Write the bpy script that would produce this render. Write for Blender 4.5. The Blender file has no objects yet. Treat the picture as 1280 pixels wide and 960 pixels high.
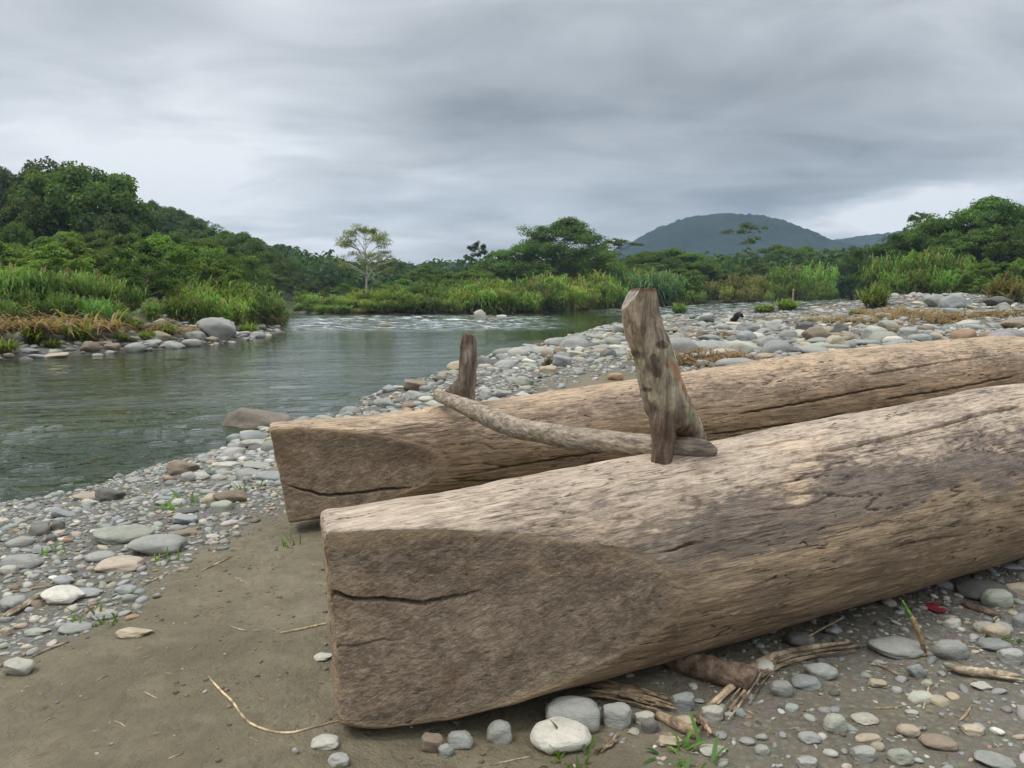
import bpy, math, random
import numpy as np
from mathutils import Vector, Matrix

C = bpy.context.scene.collection
SC = bpy.context.scene
R_ = math.radians
# ------------------------------------------------------------------ camera
F = 967.0                       # focal length in photo pixels (1280 wide)
PITCH = math.atan((480 - 364) / F)
CAMZ = 1.25
cam = bpy.data.cameras.new('camera')
cam.sensor_width = 36
cam.lens = F / 1280 * 36
cam.clip_start = 0.05
cam.clip_end = 8000
camo = bpy.data.objects.new('camera', cam)
C.objects.link(camo)
camo.location = (0, 0, CAMZ)
camo.rotation_euler = (math.pi / 2 - PITCH, 0, 0)
SC.camera = camo
# ------------------------------------------------------------------ colour management
SC.view_settings.view_transform = 'Standard'
SC.view_settings.look = 'None'
SC.view_settings.exposure = 0.2
SC.view_settings.gamma = 1.0
SC.cycles.use_denoising = True
SC.cycles.use_adaptive_sampling = False
SC.cycles.max_bounces = 8
SC.cycles.volume_bounces = 0
SC.cycles.transparent_max_bounces = 8
SUN_DIR = Vector((-0.42, -0.15, 0.85)).normalized()      # towards the sun


class NT:
    """small node-tree helper"""
    def __init__(s, tree):
        s.t = tree
        s.n = tree.nodes
        s.l = tree.links

    def add(s, typ, **kw):
        n = s.n.new(typ)
        for k, v in kw.items():
            setattr(n, k, v)
        return n

    def link(s, a, b):
        s.l.new(a, b)

    def setin(s, sock, v):
        if isinstance(v, bpy.types.NodeSocket):
            s.l.new(v, sock)
        else:
            sock.default_value = v

    def math(s, op, a, b=0.0, c=0.0, clamp=False):
        n = s.add('ShaderNodeMath', operation=op, use_clamp=clamp)
        for i, v in enumerate((a, b, c)):
            s.setin(n.inputs[i], v)
        return n.outputs[0]

    def vmath(s, op, a, b=(0, 0, 0)):
        n = s.add('ShaderNodeVectorMath', operation=op)
        s.setin(n.inputs[0], a)
        s.setin(n.inputs[1], b)
        return n.outputs[1] if op in ('DOT_PRODUCT', 'LENGTH') else n.outputs[0]

    def smooth(s, v, a, b, lo=0.0, hi=1.0):
        n = s.add('ShaderNodeMapRange', interpolation_type='SMOOTHSTEP')
        s.setin(n.inputs[0], v)
        for i, x in ((1, a), (2, b), (3, lo), (4, hi)):
            s.setin(n.inputs[i], x)
        return n.outputs[0]

    def noise(s, vec, scale, detail=4, rough=0.55, dist=0.0):
        n = s.add('ShaderNodeTexNoise')
        s.setin(n.inputs['Vector'], vec)
        n.inputs['Scale'].default_value = scale
        n.inputs['Detail'].default_value = detail
        n.inputs['Roughness'].default_value = rough
        n.inputs['Distortion'].default_value = dist
        return n.outputs['Fac']

    def mul(s, vec, k):
        return s.vmath('MULTIPLY', vec, k)

    def mix(s, f, a, b, blend='MIX'):
        n = s.add('ShaderNodeMix', data_type='RGBA', blend_type=blend)
        s.setin(n.inputs[0], f)
        s.setin(n.inputs[6], a if isinstance(a, bpy.types.NodeSocket) else tuple(a) + (1,) * (4 - len(a)))
        s.setin(n.inputs[7], b if isinstance(b, bpy.types.NodeSocket) else tuple(b) + (1,) * (4 - len(b)))
        return n.outputs[2]

    def ramp(s, v, stops):
        n = s.add('ShaderNodeValToRGB')
        s.setin(n.inputs[0], v)
        e = n.color_ramp.elements
        while len(e) < len(stops):
            e.new(0.5)
        for el, (p, c) in zip(e, stops):
            el.position = p
            el.color = tuple(c) + (1,)
        return n.outputs[0]

    def bump(s, h, strength, dist, normal=None):
        n = s.add('ShaderNodeBump')
        n.inputs['Strength'].default_value = strength
        n.inputs['Distance'].default_value = dist
        s.setin(n.inputs['Height'], h)
        if normal is not None:
            s.l.new(normal, n.inputs['Normal'])
        return n.outputs[0]

    def attr(s, name, out='Fac', typ='GEOMETRY'):
        n = s.add('ShaderNodeAttribute', attribute_name=name, attribute_type=typ)
        return n.outputs[out]


# ------------------------------------------------------------------ world: overcast sky
world = bpy.data.worlds.new("World")
SC.world = world
world.use_nodes = True
W = NT(world.node_tree)
W.n.clear()
wout = W.add('ShaderNodeOutputWorld')
bg = W.add('ShaderNodeBackground')
bg.inputs['Strength'].default_value = 0.1
W.link(bg.outputs[0], wout.inputs[0])
sky = W.add('ShaderNodeTexSky')
sky.sky_type = 'NISHITA'
sky.sun_disc = False
sky.sun_elevation = math.asin(SUN_DIR.z)
sky.sun_rotation = math.atan2(SUN_DIR.x, SUN_DIR.y)
tc = W.add('ShaderNodeTexCoord')
D = tc.outputs['Generated']
sep = W.add('ShaderNodeSeparateXYZ')
W.link(D, sep.inputs[0])
dz = W.math('MAXIMUM', sep.outputs[2], 0.0)
inv = W.math('DIVIDE', 1.0, W.math('ADD', dz, 0.16))
cv = W.add('ShaderNodeCombineXYZ')
W.link(W.math('MULTIPLY', sep.outputs[0], inv), cv.inputs[0])
W.link(W.math('MULTIPLY', sep.outputs[1], inv), cv.inputs[1])
cp = cv.outputs[0]
n_big = W.noise(W.mul(cp, (0.55, 0.9, 1)), 1.0, 3, 0.5, 0.4)
n_mid = W.noise(W.mul(cp, (1.5, 2.1, 1)), 1.0, 6, 0.55, 0.6)
n_fine = W.noise(W.mul(cp, (3.6, 5.5, 1)), 1.0, 6, 0.6, 0.5)


def pixdir(px, py):
    u, v = (px - 640) / F, (480 - py) / F
    c, s_ = math.cos(PITCH), math.sin(PITCH)
    return Vector((u, c + v * s_, -s_ + v * c))


warp = W.vmath('SCALE', W.vmath('SUBTRACT', W.add('ShaderNodeTexNoise').outputs['Color'], (0.5, 0.5, 0.5)))
wn = warp.node
wn.inputs['Scale'].default_value = 0.16
tn = [n for n in W.n if n.bl_idname == 'ShaderNodeTexNoise'][-1]
W.link(cp, tn.inputs['Vector'])
tn.inputs['Scale'].default_value = 1.3
tn.inputs['Detail'].default_value = 4
Dw = W.vmath('ADD', D, warp)
val = W.math('ADD', 0.53, W.math('MULTIPLY', W.math('SUBTRACT', n_big, 0.5), 1.25))
val = W.math('ADD', val, W.math('MULTIPLY', W.math('SUBTRACT', n_mid, 0.5), 0.85))
val = W.math('ADD', val, W.math('MULTIPLY', W.math('SUBTRACT', n_fine, 0.5), 0.15))
# brighter and darker banks of cloud: (pixel of its middle, stretch in x and z, radius, amount)
for (px, py, kx, kz, rad, amt) in [
        (260, 215, 1.0, 2.2, 0.36, 0.36), (130, 250, 1.0, 1.6, 0.30, 0.10), (450, 320, 1.0, 2.4, 0.3, 0.06),
        (840, 120, 0.8, 2.0, 0.42, -0.20), (1000, 215, 0.55, 2.3, 0.28, -0.18), (560, 90, 1.0, 2.2, 0.30, -0.12),
        (1110, 278, 0.75, 4.2, 0.17, 0.7), (1250, 235, 1.0, 3.2, 0.16, 0.22), (700, 255, 0.6, 4.0, 0.2, 0.04),
        (1150, 20, 0.8, 1.8, 0.34, 0.10), (60, 30, 0.8, 1.6, 0.36, 0.10)]:
    d0 = pixdir(px, py).normalized()
    df = W.mul(W.vmath('SUBTRACT', Dw, tuple(d0)), (kx, kx, kz))
    r = W.vmath('LENGTH', df)
    val = W.math('ADD', val, W.smooth(r, rad, 0.0, 0.0, amt))
cloud = W.ramp(val, [(0.0, (0.205, 0.228, 0.248)), (0.4, (0.385, 0.415, 0.440)), (0.72, (0.575, 0.607, 0.632)), (1.0, (0.80, 0.82, 0.835))])
lift = W.smooth(sep.outputs[2], 0.28, 1.0, 10.8, 32.0)       # an overcast sky is brightest overhead
cl = W.vmath('SCALE', cloud)
W.link(lift, cl.node.inputs['Scale'])
skc = W.mix(0.96, sky.outputs[0], cl)
W.link(skc, bg.inputs['Color'])

sun = bpy.data.lights.new('sun', 'SUN')
sun.energy = 1.5
sun.angle = R_(22)
sun.color = (1.0, 0.95, 0.88)
suno = bpy.data.objects.new('sun', sun)
C.objects.link(suno)
suno.rotation_euler = SUN_DIR.to_track_quat('Z', 'Y').to_euler()

# ------------------------------------------------------------------ helpers
def hash3(ix, iy, iz, seed):
    h = (ix.astype(np.int64) * 374761393 + iy.astype(np.int64) * 668265263 + iz.astype(np.int64) * 1274126177 + seed * 974711) & 0xFFFFFFFF
    h = ((h ^ (h >> 13)) * 1103515245) & 0xFFFFFFFF
    h = ((h ^ (h >> 16)) * 2654435761) & 0xFFFFFFFF
    return ((h ^ (h >> 15)) & 0xFFFFFF) / float(0xFFFFFF)


def vn(p, seed=0):
    p = np.asarray(p, float)
    i = np.floor(p).astype(np.int64)
    f = p - i
    f = f * f * (3 - 2 * f)
    out = 0
    for a in (0, 1):
        wx = f[:, 0] if a else 1 - f[:, 0]
        for b in (0, 1):
            wy = f[:, 1] if b else 1 - f[:, 1]
            for c in (0, 1):
                wz = f[:, 2] if c else 1 - f[:, 2]
                out = out + wx * wy * wz * hash3(i[:, 0] + a, i[:, 1] + b, i[:, 2] + c, seed)
    return out * 2 - 1


def fbm(p, oct=4, seed=0, gain=0.5):
    p = np.asarray(p, float)
    s, a = 0, 1.0
    for k in range(oct):
        s = s + a * vn(p * 2 ** k + 17.3 * k, seed + k)
        a *= gain
    return s


def sst(a, b, x):
    t = np.clip((np.asarray(x, float) - a) / (b - a), 0, 1)
    return t * t * (3 - 2 * t)


def P(px, py, Y):
    d = pixdir(px, py)
    t = Y / d.y
    return Vector((d.x * t, Y, CAMZ + d.z * t))


def project(p):
    p = np.atleast_2d(np.asarray(p, float))
    c, s_ = math.cos(PITCH), math.sin(PITCH)
    x, y, z = p[:, 0], p[:, 1], p[:, 2] - CAMZ
    dep = y * c - z * s_
    up = y * s_ + z * c
    dep = np.where(dep < 0.01, 0.01, dep)
    return 640 + F * x / dep, 480 - F * up / dep, dep


def make_mesh(name, V, polys, smooth=True, mat=None, attrs=None, cols=None):
    me = bpy.data.meshes.new(name)
    V = np.asarray(V, np.float32)
    polys = [np.asarray(f, np.int32) for f in polys if len(f)]
    me.vertices.add(len(V))
    me.vertices.foreach_set('co', V.ravel())
    nl = sum(f.size for f in polys)
    npoly = sum(len(f) for f in polys)
    me.loops.add(nl)
    me.polygons.add(npoly)
    me.loops.foreach_set('vertex_index', np.concatenate([f.ravel() for f in polys]))
    st, o = [], 0
    for f in polys:
        k = f.shape[1]
        st.append(o + np.arange(len(f)) * k)
        o += f.size
    me.polygons.foreach_set('loop_start', np.concatenate(st).astype(np.int32))
    me.update(calc_edges=True)
    me.validate()
    me.polygons.foreach_set('use_smooth', np.full(len(me.polygons), smooth))
    for k, v in (attrs or {}).items():
        a = me.attributes.new(k, 'FLOAT', 'POINT')
        a.data.foreach_set('value', np.asarray(v, np.float32))
    for k, v in (cols or {}).items():
        a = me.attributes.new(k, 'FLOAT_COLOR', 'POINT')
        v = np.asarray(v, np.float32)
        if v.shape[1] == 3:
            v = np.concatenate([v, np.ones((len(v), 1), np.float32)], 1)
        a.data.foreach_set('color', v.ravel())
    if mat:
        me.materials.append(mat)
    return me


def link(name, me, parent=None, loc=None, rot=None, scale=None):
    o = bpy.data.objects.new(name, me)
    C.objects.link(o)
    if parent is not None:
        o.parent = parent
    if loc is not None:
        o.location = loc
    if rot is not None:
        o.rotation_euler = rot
    if scale is not None:
        o.scale = scale
    return o


def tag(o, label, cat=None, group=None, kind=None):
    if label:
        o['label'] = label
    if cat:
        o['category'] = cat
    if group:
        o['group'] = group
    if kind:
        o['kind'] = kind
    return o


def grid_faces(nr, nc, wrap=False):
    r = np.arange(nr - 1)[:, None]
    c = np.arange(nc if wrap else nc - 1)[None, :]
    c2 = (c + 1) % nc
    return np.stack([r * nc + c, r * nc + c2, (r + 1) * nc + c2, (r + 1) * nc + c], -1).reshape(-1, 4)


def tube(points, radii, nseg=10, caps=True, resample=None, seed=None, rough=0.0):
    pts = np.array([list(p) for p in points], float)
    rad = np.array(radii, float)
    if resample:
        L = np.r_[0, np.cumsum(np.linalg.norm(np.diff(pts, axis=0), axis=1))]
        # catmull-rom style smooth resampling through cubic hermite
        s = np.linspace(0, L[-1], resample)
        m = np.gradient(pts, L, axis=0)
        k = np.clip(np.searchsorted(L, s, 'right') - 1, 0, len(L) - 2)
        hh = (L[k + 1] - L[k])
        u = ((s - L[k]) / hh)[:, None]
        hh = hh[:, None]
        pts2 = (2 * u**3 - 3 * u**2 + 1) * pts[k] + (u**3 - 2 * u**2 + u) * hh * m[k] + (-2 * u**3 + 3 * u**2) * pts[k + 1] + (u**3 - u**2) * hh * m[k + 1]
        rad = np.interp(s, L, rad)
        pts = pts2
    n = len(pts)
    T = np.gradient(pts, axis=0)
    T /= np.linalg.norm(T, axis=1)[:, None] + 1e-9
    ref = np.array([0, 0, 1.0]) if abs(T[0, 2]) < 0.8 else np.array([1.0, 0, 0])
    N = np.zeros_like(pts)
    cur = ref
    for i in range(n):
        cur = cur - T[i] * np.dot(cur, T[i])
        cur /= np.linalg.norm(cur) + 1e-9
        N[i] = cur
    B = np.cross(T, N)
    a = np.linspace(0, 2 * np.pi, nseg, endpoint=False)
    V = pts[:, None, :] + rad[:, None, None] * (np.cos(a)[None, :, None] * N[:, None, :] + np.sin(a)[None, :, None] * B[:, None, :])
    V = V.reshape(-1, 3)
    if rough:
        nn = fbm(V * (1.2 / max(rad.max(), 1e-3)), 3, seed or 0)
        ctr = np.repeat(pts, nseg, 0)
        V = ctr + (V - ctr) * (1 + rough * nn)[:, None]
    Q = grid_faces(n, nseg, True)
    Tq = []
    if caps:
        b = len(V)
        V = np.vstack([V, pts[0], pts[-1]])
        k = np.arange(nseg)
        Tq = np.vstack([np.stack([np.full(nseg, b), (k + 1) % nseg, k], 1),
                        np.stack([np.full(nseg, b + 1), (n - 1) * nseg + k, (n - 1) * nseg + (k + 1) % nseg], 1)])
    return V, Q, Tq


class Acc:
    """collects pieces of geometry into one mesh"""
    def __init__(s):
        s.V, s.Q, s.T, s.n, s.A = [], [], [], 0, []

    def add(s, V, Q=(), T=(), a=None):
        V = np.asarray(V, float)
        if len(Q):
            s.Q.append(np.asarray(Q) + s.n)
        if len(T):
            s.T.append(np.asarray(T) + s.n)
        s.V.append(V)
        s.A.append(np.full(len(V), 0.5) if a is None else np.asarray(a, float))
        s.n += len(V)

    def tube(s, *a, **k):
        s.add(*tube(*a, **k))

    def mesh(s, name, mat=None, smooth=True, attr=None):
        polys = []
        if s.Q:
            polys.append(np.vstack(s.Q))
        if s.T:
            polys.append(np.vstack(s.T))
        return make_mesh(name, np.vstack(s.V), polys, smooth, mat, {attr: np.concatenate(s.A)} if attr else None)


def new_mat(name):
    m = bpy.data.materials.new(name)
    m.use_nodes = True
    t = NT(m.node_tree)
    b = m.node_tree.nodes['Principled BSDF']
    return m, t, b


# ------------------------------------------------------------------ river and terrain
RIVER = np.array([(-14, -30), (-9, -6), (-5.3, 2), (-4.0, 4.6), (-3.7, 5.6), (-3.5, 6.4), (-3.3, 7.2), (-3.05, 8.5), (-2.46, 9.9), (-2, 12.3),
                  (-1.2, 14.6), (-.4, 19), (1.6, 25.4), (4.3, 35), (8.4, 43), (14, 52), (20, 60), (28, 68), (36, 76), (58, 88), (110, 110),
                  (110, 125), (60, 101), (38, 90), (30, 83), (24, 80), (17, 79), (11, 75), (4, 64), (0, 58), (-5, 55.5), (-13, 54),
                  (-22, 66), (-40, 84), (-44, 78), (-22, 58), (-14.5, 50), (-10.8, 37.7), (-9.2, 30), (-8.8, 25), (-10.3, 20.4),
                  (-11.9, 18), (-13.5, 12), (-17, 0), (-24, -30)], float)


def sdist(x, y):
    """distance to the shoreline, positive on land"""
    x = np.asarray(x, float); y = np.asarray(y, float)
    best = np.full(x.shape, 1e18)
    inside = np.zeros(x.shape, bool)
    n = len(RIVER)
    for i in range(n):
        ax, ay = RIVER[i]; bx, by = RIVER[(i + 1) % n]
        ex, ey = bx - ax, by - ay
        t = np.clip(((x - ax) * ex + (y - ay) * ey) / (ex * ex + ey * ey), 0, 1)
        best = np.minimum(best, (x - ax - t * ex) ** 2 + (y - ay - t * ey) ** 2)
        c = (ay > y) != (by > y)
        if by != ay:
            inside ^= c & (x < ex * (y - ay) / (by - ay) + ax)
    d = np.sqrt(best)
    d = np.where(inside, -d, d)
    return d


def zwater(x, y):
    return -0.35 + 0.8 * sst(4, 42, x) * sst(40, 75, y)


def wfar(x, y):
    return sst(-1, 1.5, y - (53 + np.maximum(0, x) * 0.8))


def wleft(x, y):
    return sst(-6, -8, x) * (1 - sst(50, 56, y))


def height(x, y, d=None):
    x = np.asarray(x, float); y = np.asarray(y, float)
    if d is None:
        d = sdist(x, y)
    wob = vn(np.stack([x * 1.3, y * 1.3, 0 * x], -1).reshape(-1, 3), 5).reshape(x.shape) * 0.35 * sst(3, 8, np.abs(y) + np.abs(x))
    d = d + wob
    zw = zwater(x, y)
    dl = np.maximum(d, 0)
    h = zw + 0.35 * (1 - np.exp(-dl / 1.3))
    wl, wf = wleft(x, y), wfar(x, y)
    wn_ = np.clip(1 - wl - wf, 0, 1)
    h = h + 0.75 * sst(0.4, 4.5, dl) * wl + 0.25 * sst(0, 6, dl) * wf
    h = h + 0.95 * sst(9, 23, x) * sst(12, 42, y) * sst(2, 12, dl) * wn_
    h = h + np.clip((-x - 23) * 0.215, 0, 22) * sst(22, 75, y) * sst(250, 115, y) * sst(0, 12, dl)
    h = h - 0.095 * sst(-0.95, 0.1, x) * sst(5, 3.2, y) * sst(-3, 0, y)
    q = np.stack([x, y, 0 * x], -1).reshape(-1, 3)
    big = fbm(q * 0.35, 3, 11).reshape(x.shape)
    sm = fbm(q * 2.3, 3, 23).reshape(x.shape)
    far = sst(5, 30, np.hypot(x, y))
    h = h + (0.02 + 0.10 * far) * big * sst(0.0, 2.5, dl) + 0.012 * sm * sst(0, 1, dl)
    h = np.where(d < 0, zw - 0.5 * (1 - np.exp(d / 1.2)), h)
    return h


def hh(x, y):
    return float(height(np.array([float(x)]), np.array([float(y)]))[0])


def ground_hit(px, py):
    d = pixdir(px, py)
    Y = np.geomspace(1.2, 160, 700)
    t = Y / d.y
    z = CAMZ + d.z * t
    h = height(d.x * t, Y)
    h = np.maximum(h, zwater(d.x * t, Y))
    k = np.argmax(z < h)
    if z[k] >= h[k]:
        k = len(Y) - 1
    if k > 0:
        a, b = z[k - 1] - h[k - 1], z[k] - h[k]
        f = a / (a - b + 1e-9)
        Yk = Y[k - 1] + (Y[k] - Y[k - 1]) * f
    else:
        Yk = Y[0]
    return P(px, py, Yk)


# --- ground sheet
az = np.unique(np.concatenate([np.arange(-44, 44.01, 0.36), np.arange(-180, -44, 4.0), np.arange(48, 180, 4.0)]))
az = R_(1) * az
rr = np.concatenate([[0.25, 0.5, 0.8, 1.1], np.geomspace(1.35, 1080, 335)])
AZ, RR = np.meshgrid(az, rr)
gx, gy = RR * np.sin(AZ), RR * np.cos(AZ)
gd = sdist(gx, gy)
gz = height(gx, gy, gd)
nr, nc = gx.shape
V = np.stack([gx, gy, gz], -1).reshape(-1, 3)
Q = grid_faces(nr, nc, True)
V = np.vstack([V, [0, 0, hh(0, 0)]])
k = np.arange(nc)
Tc = np.stack([np.full(nc, len(V) - 1), (k + 1) % nc, k], 1)


def sand_line(y):
    """x of the edge between the pebbles (left) and the bare sand"""
    return np.interp(y, [0, 2.2, 2.6, 3.0, 3.7, 4.6, 5.2, 6], [-2.0, -1.9, -1.74, -1.62, -1.6, -1.38, -1.0, -.6])


def gravel_density(x, y, d):
    wl, wf = wleft(x, y), wfar(x, y)
    q = np.stack([x, y, 0 * x], -1).reshape(-1, 3)
    wv = vn(q * 1.7, 61).reshape(x.shape)
    left = sst(0.10, -0.15, x + 0.14 * wv - sand_line(y))
    # behind the far log everything is stones, but for a sandy patch
    axis_y = 4.15 + (x + 1.15) * 0.525
    behind = sst(0.2, 0.8, y - axis_y)
    patch = np.exp(-(((x - 1.55) / 1.25) ** 2 + ((y - 9.6 - 0.45 * x) / 1.5) ** 2)) * 1.5
    near_log = 2.35 + (x + 0.45) * 0.525
    front = sst(0.0, 0.9, x - 0.0) * sst(0.4, -0.3, y - near_log) * np.clip(0.62 + 0.30 * (x - 0.8) + 0.35 * wv, 0, 1)
    front = np.maximum(front, sst(2.6, 3.4, x) * sst(0.4, -0.3, y - near_log) * 0.8)
    g = np.maximum(np.maximum(left, np.clip(behind - patch, 0, 1)), front * (1 - behind))
    g = g * (1 - wf) * (1 - wl)
    g = np.maximum(g, wl * sst(3.4, 2.0, d + 0.5 * wv))
    g = np.maximum(g, wf * sst(1.0, 0.3, d))
    veg = sst(40, 50, y - 0.12 * (x - 20)) * sst(12, 20, x)     # plants on the back of the bar
    g = g * (1 - veg)
    return np.where(d < -0.5, 0.3, g)


gm = gravel_density(gx, gy, gd)
soil = np.maximum(wfar(gx, gy) * sst(-0.1, 0.3, gd), np.maximum(wleft(gx, gy) * sst(2.9, 4.2, gd), sst(42, 52, gy - 0.12 * (gx - 20)) * sst(12, 20, gx)))
soil = np.maximum(soil, sst(70, 130, np.hypot(gx, gy)) * sst(0, 3, gd))
soil = np.maximum(soil, sst(-16, -22, gx) * sst(5, 20, gy))
straw = wleft(gx, gy) * sst(1.8, 3.2, gd) * sst(7.5, 5.0, gd)

mg, t, b = new_mat('ground')
geo = t.add('ShaderNodeNewGeometry')
pos = geo.outputs['Position']
n1 = t.noise(pos, 1.4, 5, 0.6)
n2 = t.noise(pos, 14, 6, 0.65)
n3 = t.noise(pos, 110, 4, 0.7)
sandc = t.mix(t.smooth(n1, 0.35, 0.68), (0.262, 0.226, 0.148), (0.172, 0.147, 0.094))
sandc = t.mix(t.smooth(n2, 0.3, 0.75, 0.0, 0.55), sandc, (0.125, 0.10, 0.066))
sandc = t.mix(t.smooth(n3, 0.62, 0.78, 0.0, 0.7), sandc, (0.33, 0.28, 0.20))
sandc = t.mix(t.smooth(n3, 0.40, 0.28, 0.0, 0.6), sandc, (0.085, 0.068, 0.046))
vor = t.add('ShaderNodeTexVoronoi')
t.link(pos, vor.inputs['Vector'])
vor.inputs['Scale'].default_value = 38
gravc = t.mix(t.smooth(vor.outputs['Distance'], 0.15, 0.6), t.mix(0.55, vor.outputs['Color'], (0.30, 0.30, 0.28), 'MIX'), (0.08, 0.07, 0.055))
gravc = t.mix(0.75, gravc, (0.20, 0.185, 0.155))
soilc = t.mix(n2, (0.035, 0.045, 0.018), (0.075, 0.065, 0.035))
strawc = t.mix(n2, (0.11, 0.085, 0.045), (0.25, 0.175, 0.09))
col = t.mix(t.attr('gravel'), sandc, gravc)
col = t.mix(t.attr('soil'), col, soilc)
col = t.mix(t.attr('straw'), col, strawc)
col = t.mix(t.attr('wet'), col, t.mix(1.0, col, (0.45, 0.43, 0.40), 'MULTIPLY'))
t.link(col, b.inputs['Base Color'])
t.link(t.math('SUBTRACT', 0.9, t.math('MULTIPLY', t.attr('wet'), 0.5)), b.inputs['Roughness'])
b.inputs['Specular IOR Level'].default_value = 0.25
hgt = t.math('ADD', t.math('MULTIPLY', n2, 1.0), t.math('MULTIPLY', n3, 0.22))
hgt = t.math('ADD', hgt, t.math('MULTIPLY', t.noise(pos, 5.0, 4, 0.6, 0.8), 1.3))
t.link(t.bump(hgt, 0.9, 0.045), b.inputs['Normal'])
ext = lambda a: np.r_[a.ravel(), a.ravel()[0]]
me = make_mesh('ground', V, [Q, Tc], True, mg, {'wet': ext(sst(0.55, 0.05, gd)), 'gravel': ext(gm), 'soil': ext(soil), 'straw': ext(straw)})
tag(link('ground', me), 'brown sand and gravel river bank', None, None, 'structure')

# --- water
az = R_(1) * np.concatenate([np.arange(-86, -40, 3.0), np.arange(-40, 40, 0.34), np.arange(40, 62, 2.0)])
rr = np.geomspace(3.0, 175, 640)
AZ, RR = np.meshgrid(az, rr)
wx, wy = RR * np.sin(AZ), RR * np.cos(AZ)
wd = sdist(wx, wy)
wz = zwater(wx, wy)
rap = np.clip(sst(29, 36, wy) * sst(-15, -9, wx) * sst(5, -1, wx) * sst(56, 48, wy) + 0.8 * sst(3, 12, wx) * sst(45, 55, wy), 0, 1)
q = np.stack([wx, wy, 0 * wx], -1).reshape(-1, 3)
wz = wz + (0.07 * rap.ravel() * fbm(q * np.array([0.7, 0.9, 1]), 3, 71)).reshape(wx.shape) 
cr, sr = math.cos(R_(-14)), math.sin(R_(-14))
qr = np.stack([q[:, 0] * cr - q[:, 1] * sr, q[:, 0] * sr + q[:, 1] * cr, 0 * q[:, 0]], 1)
rip = 0.030 * fbm(qr * [0.35, 1.1, 1], 2, 77) + 0.020 * (1 - 2 * np.abs(vn(qr * [0.9, 2.6, 1] + 0.4 * vn(qr * [0.5, 0.5, 1], 3)[:, None], 78))) + 0.017 * (0.5 - np.abs(vn(qr * [2.2, 6.5, 1] + 0.5 * vn(qr * [1.1, 1.1, 1], 4)[:, None], 79)))
calm = 0.65 + 0.9 * sst(-0.25, 0.45, fbm(qr * [0.10, 0.22, 1], 2, 91))
calm = np.maximum(calm * np.interp(np.hypot(q[:, 0], q[:, 1]), [5, 8, 11, 16, 25, 60], [1.45, 1.15, 0.62, 0.33, 0.20, 0.11]), 0.60 * rap.ravel() * sst(-0.3, 0.4, fbm(q * [0.25, 0.3, 1], 2, 95)))
wz = wz + (rip * calm).reshape(wx.shape)
V = np.stack([wx, wy, wz], -1).reshape(-1, 3)
Q = grid_faces(*wx.shape)
keep = (wd.ravel()[Q] < 1.2).any(1)
Q = Q[keep]
used = np.unique(Q)
remap = np.full(len(V), -1)
remap[used] = np.arange(len(used))
mw, t, b = new_mat('river_water')
geo = t.add('ShaderNodeNewGeometry')
pos = geo.outputs['Position']
rot = t.add('ShaderNodeMapping')
t.link(pos, rot.inputs['Vector'])
rot.inputs['Rotation'].default_value = (0, 0, R_(-14))
pr = rot.outputs[0]
r1 = t.noise(t.mul(pr, (1.5, 5.5, 1)), 1.0, 4, 0.55, 0.5)
r2 = t.noise(t.mul(pr, (5.0, 15.0, 1)), 1.0, 3, 0.5, 0.4)
r3 = t.noise(t.mul(pr, (0.35, 1.3, 1)), 1.0, 3, 0.5, 0.6)
rp = t.attr('rapid')
rf = t.noise(t.mul(pos, (1.6, 2.4, 1)), 1.0, 5, 0.65, 0.6)
hgt = t.math('ADD', t.math('MULTIPLY', r1, 0.9), t.math('MULTIPLY', r2, 0.30))
hgt = t.math('ADD', hgt, t.math('MULTIPLY', r3, 1.6))
hgt = t.math('ADD', hgt, t.math('MULTIPLY', t.math('MULTIPLY', rf, rp), 3.0))
foam = t.math('MULTIPLY', rp, t.smooth(t.noise(t.mul(pos, (1.1, 2.6, 1)), 1.0, 6, 0.7, 0.4), 0.50, 0.64))
deep = t.mix(t.smooth(r3, 0.35, 0.7), (0.012, 0.026, 0.008), (0.030, 0.044, 0.014))
t.link(t.mix(foam, deep, (0.72, 0.75, 0.77)), b.inputs['Base Color'])
t.link(t.math('ADD', 0.025, t.math('MULTIPLY', foam, 0.5)), b.inputs['Roughness'])
b.inputs['IOR'].default_value = 1.33
hgt = t.math('MULTIPLY', hgt, t.attr('calm'))
t.link(t.bump(hgt, 1.0, 0.07), b.inputs['Normal'])
me = make_mesh('river', V[used], [remap[Q]], True, mw, {'rapid': rap.ravel()[used], 'calm': calm[used]})
tag(link('river', me), 'dark green rippled river with small rapids', None, None, 'structure')

# --- far hills
mh, t, b = new_mat('forested_hill')
geo = t.add('ShaderNodeNewGeometry')
pos = geo.outputs['Position']
na = t.noise(pos, 0.035, 6, 0.65)
nb = t.noise(pos, 0.22, 4, 0.7)
col = t.mix(t.smooth(na, 0.3, 0.7), (0.014, 0.026, 0.020), (0.030, 0.048, 0.032))
col = t.mix(t.smooth(nb, 0.5, 0.75, 0, 0.6), col, (0.012, 0.02, 0.012))
t.link(col, b.inputs['Base Color'])
b.inputs['Roughness'].default_value = 1
b.inputs['Specular IOR Level'].default_value = 0


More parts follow.
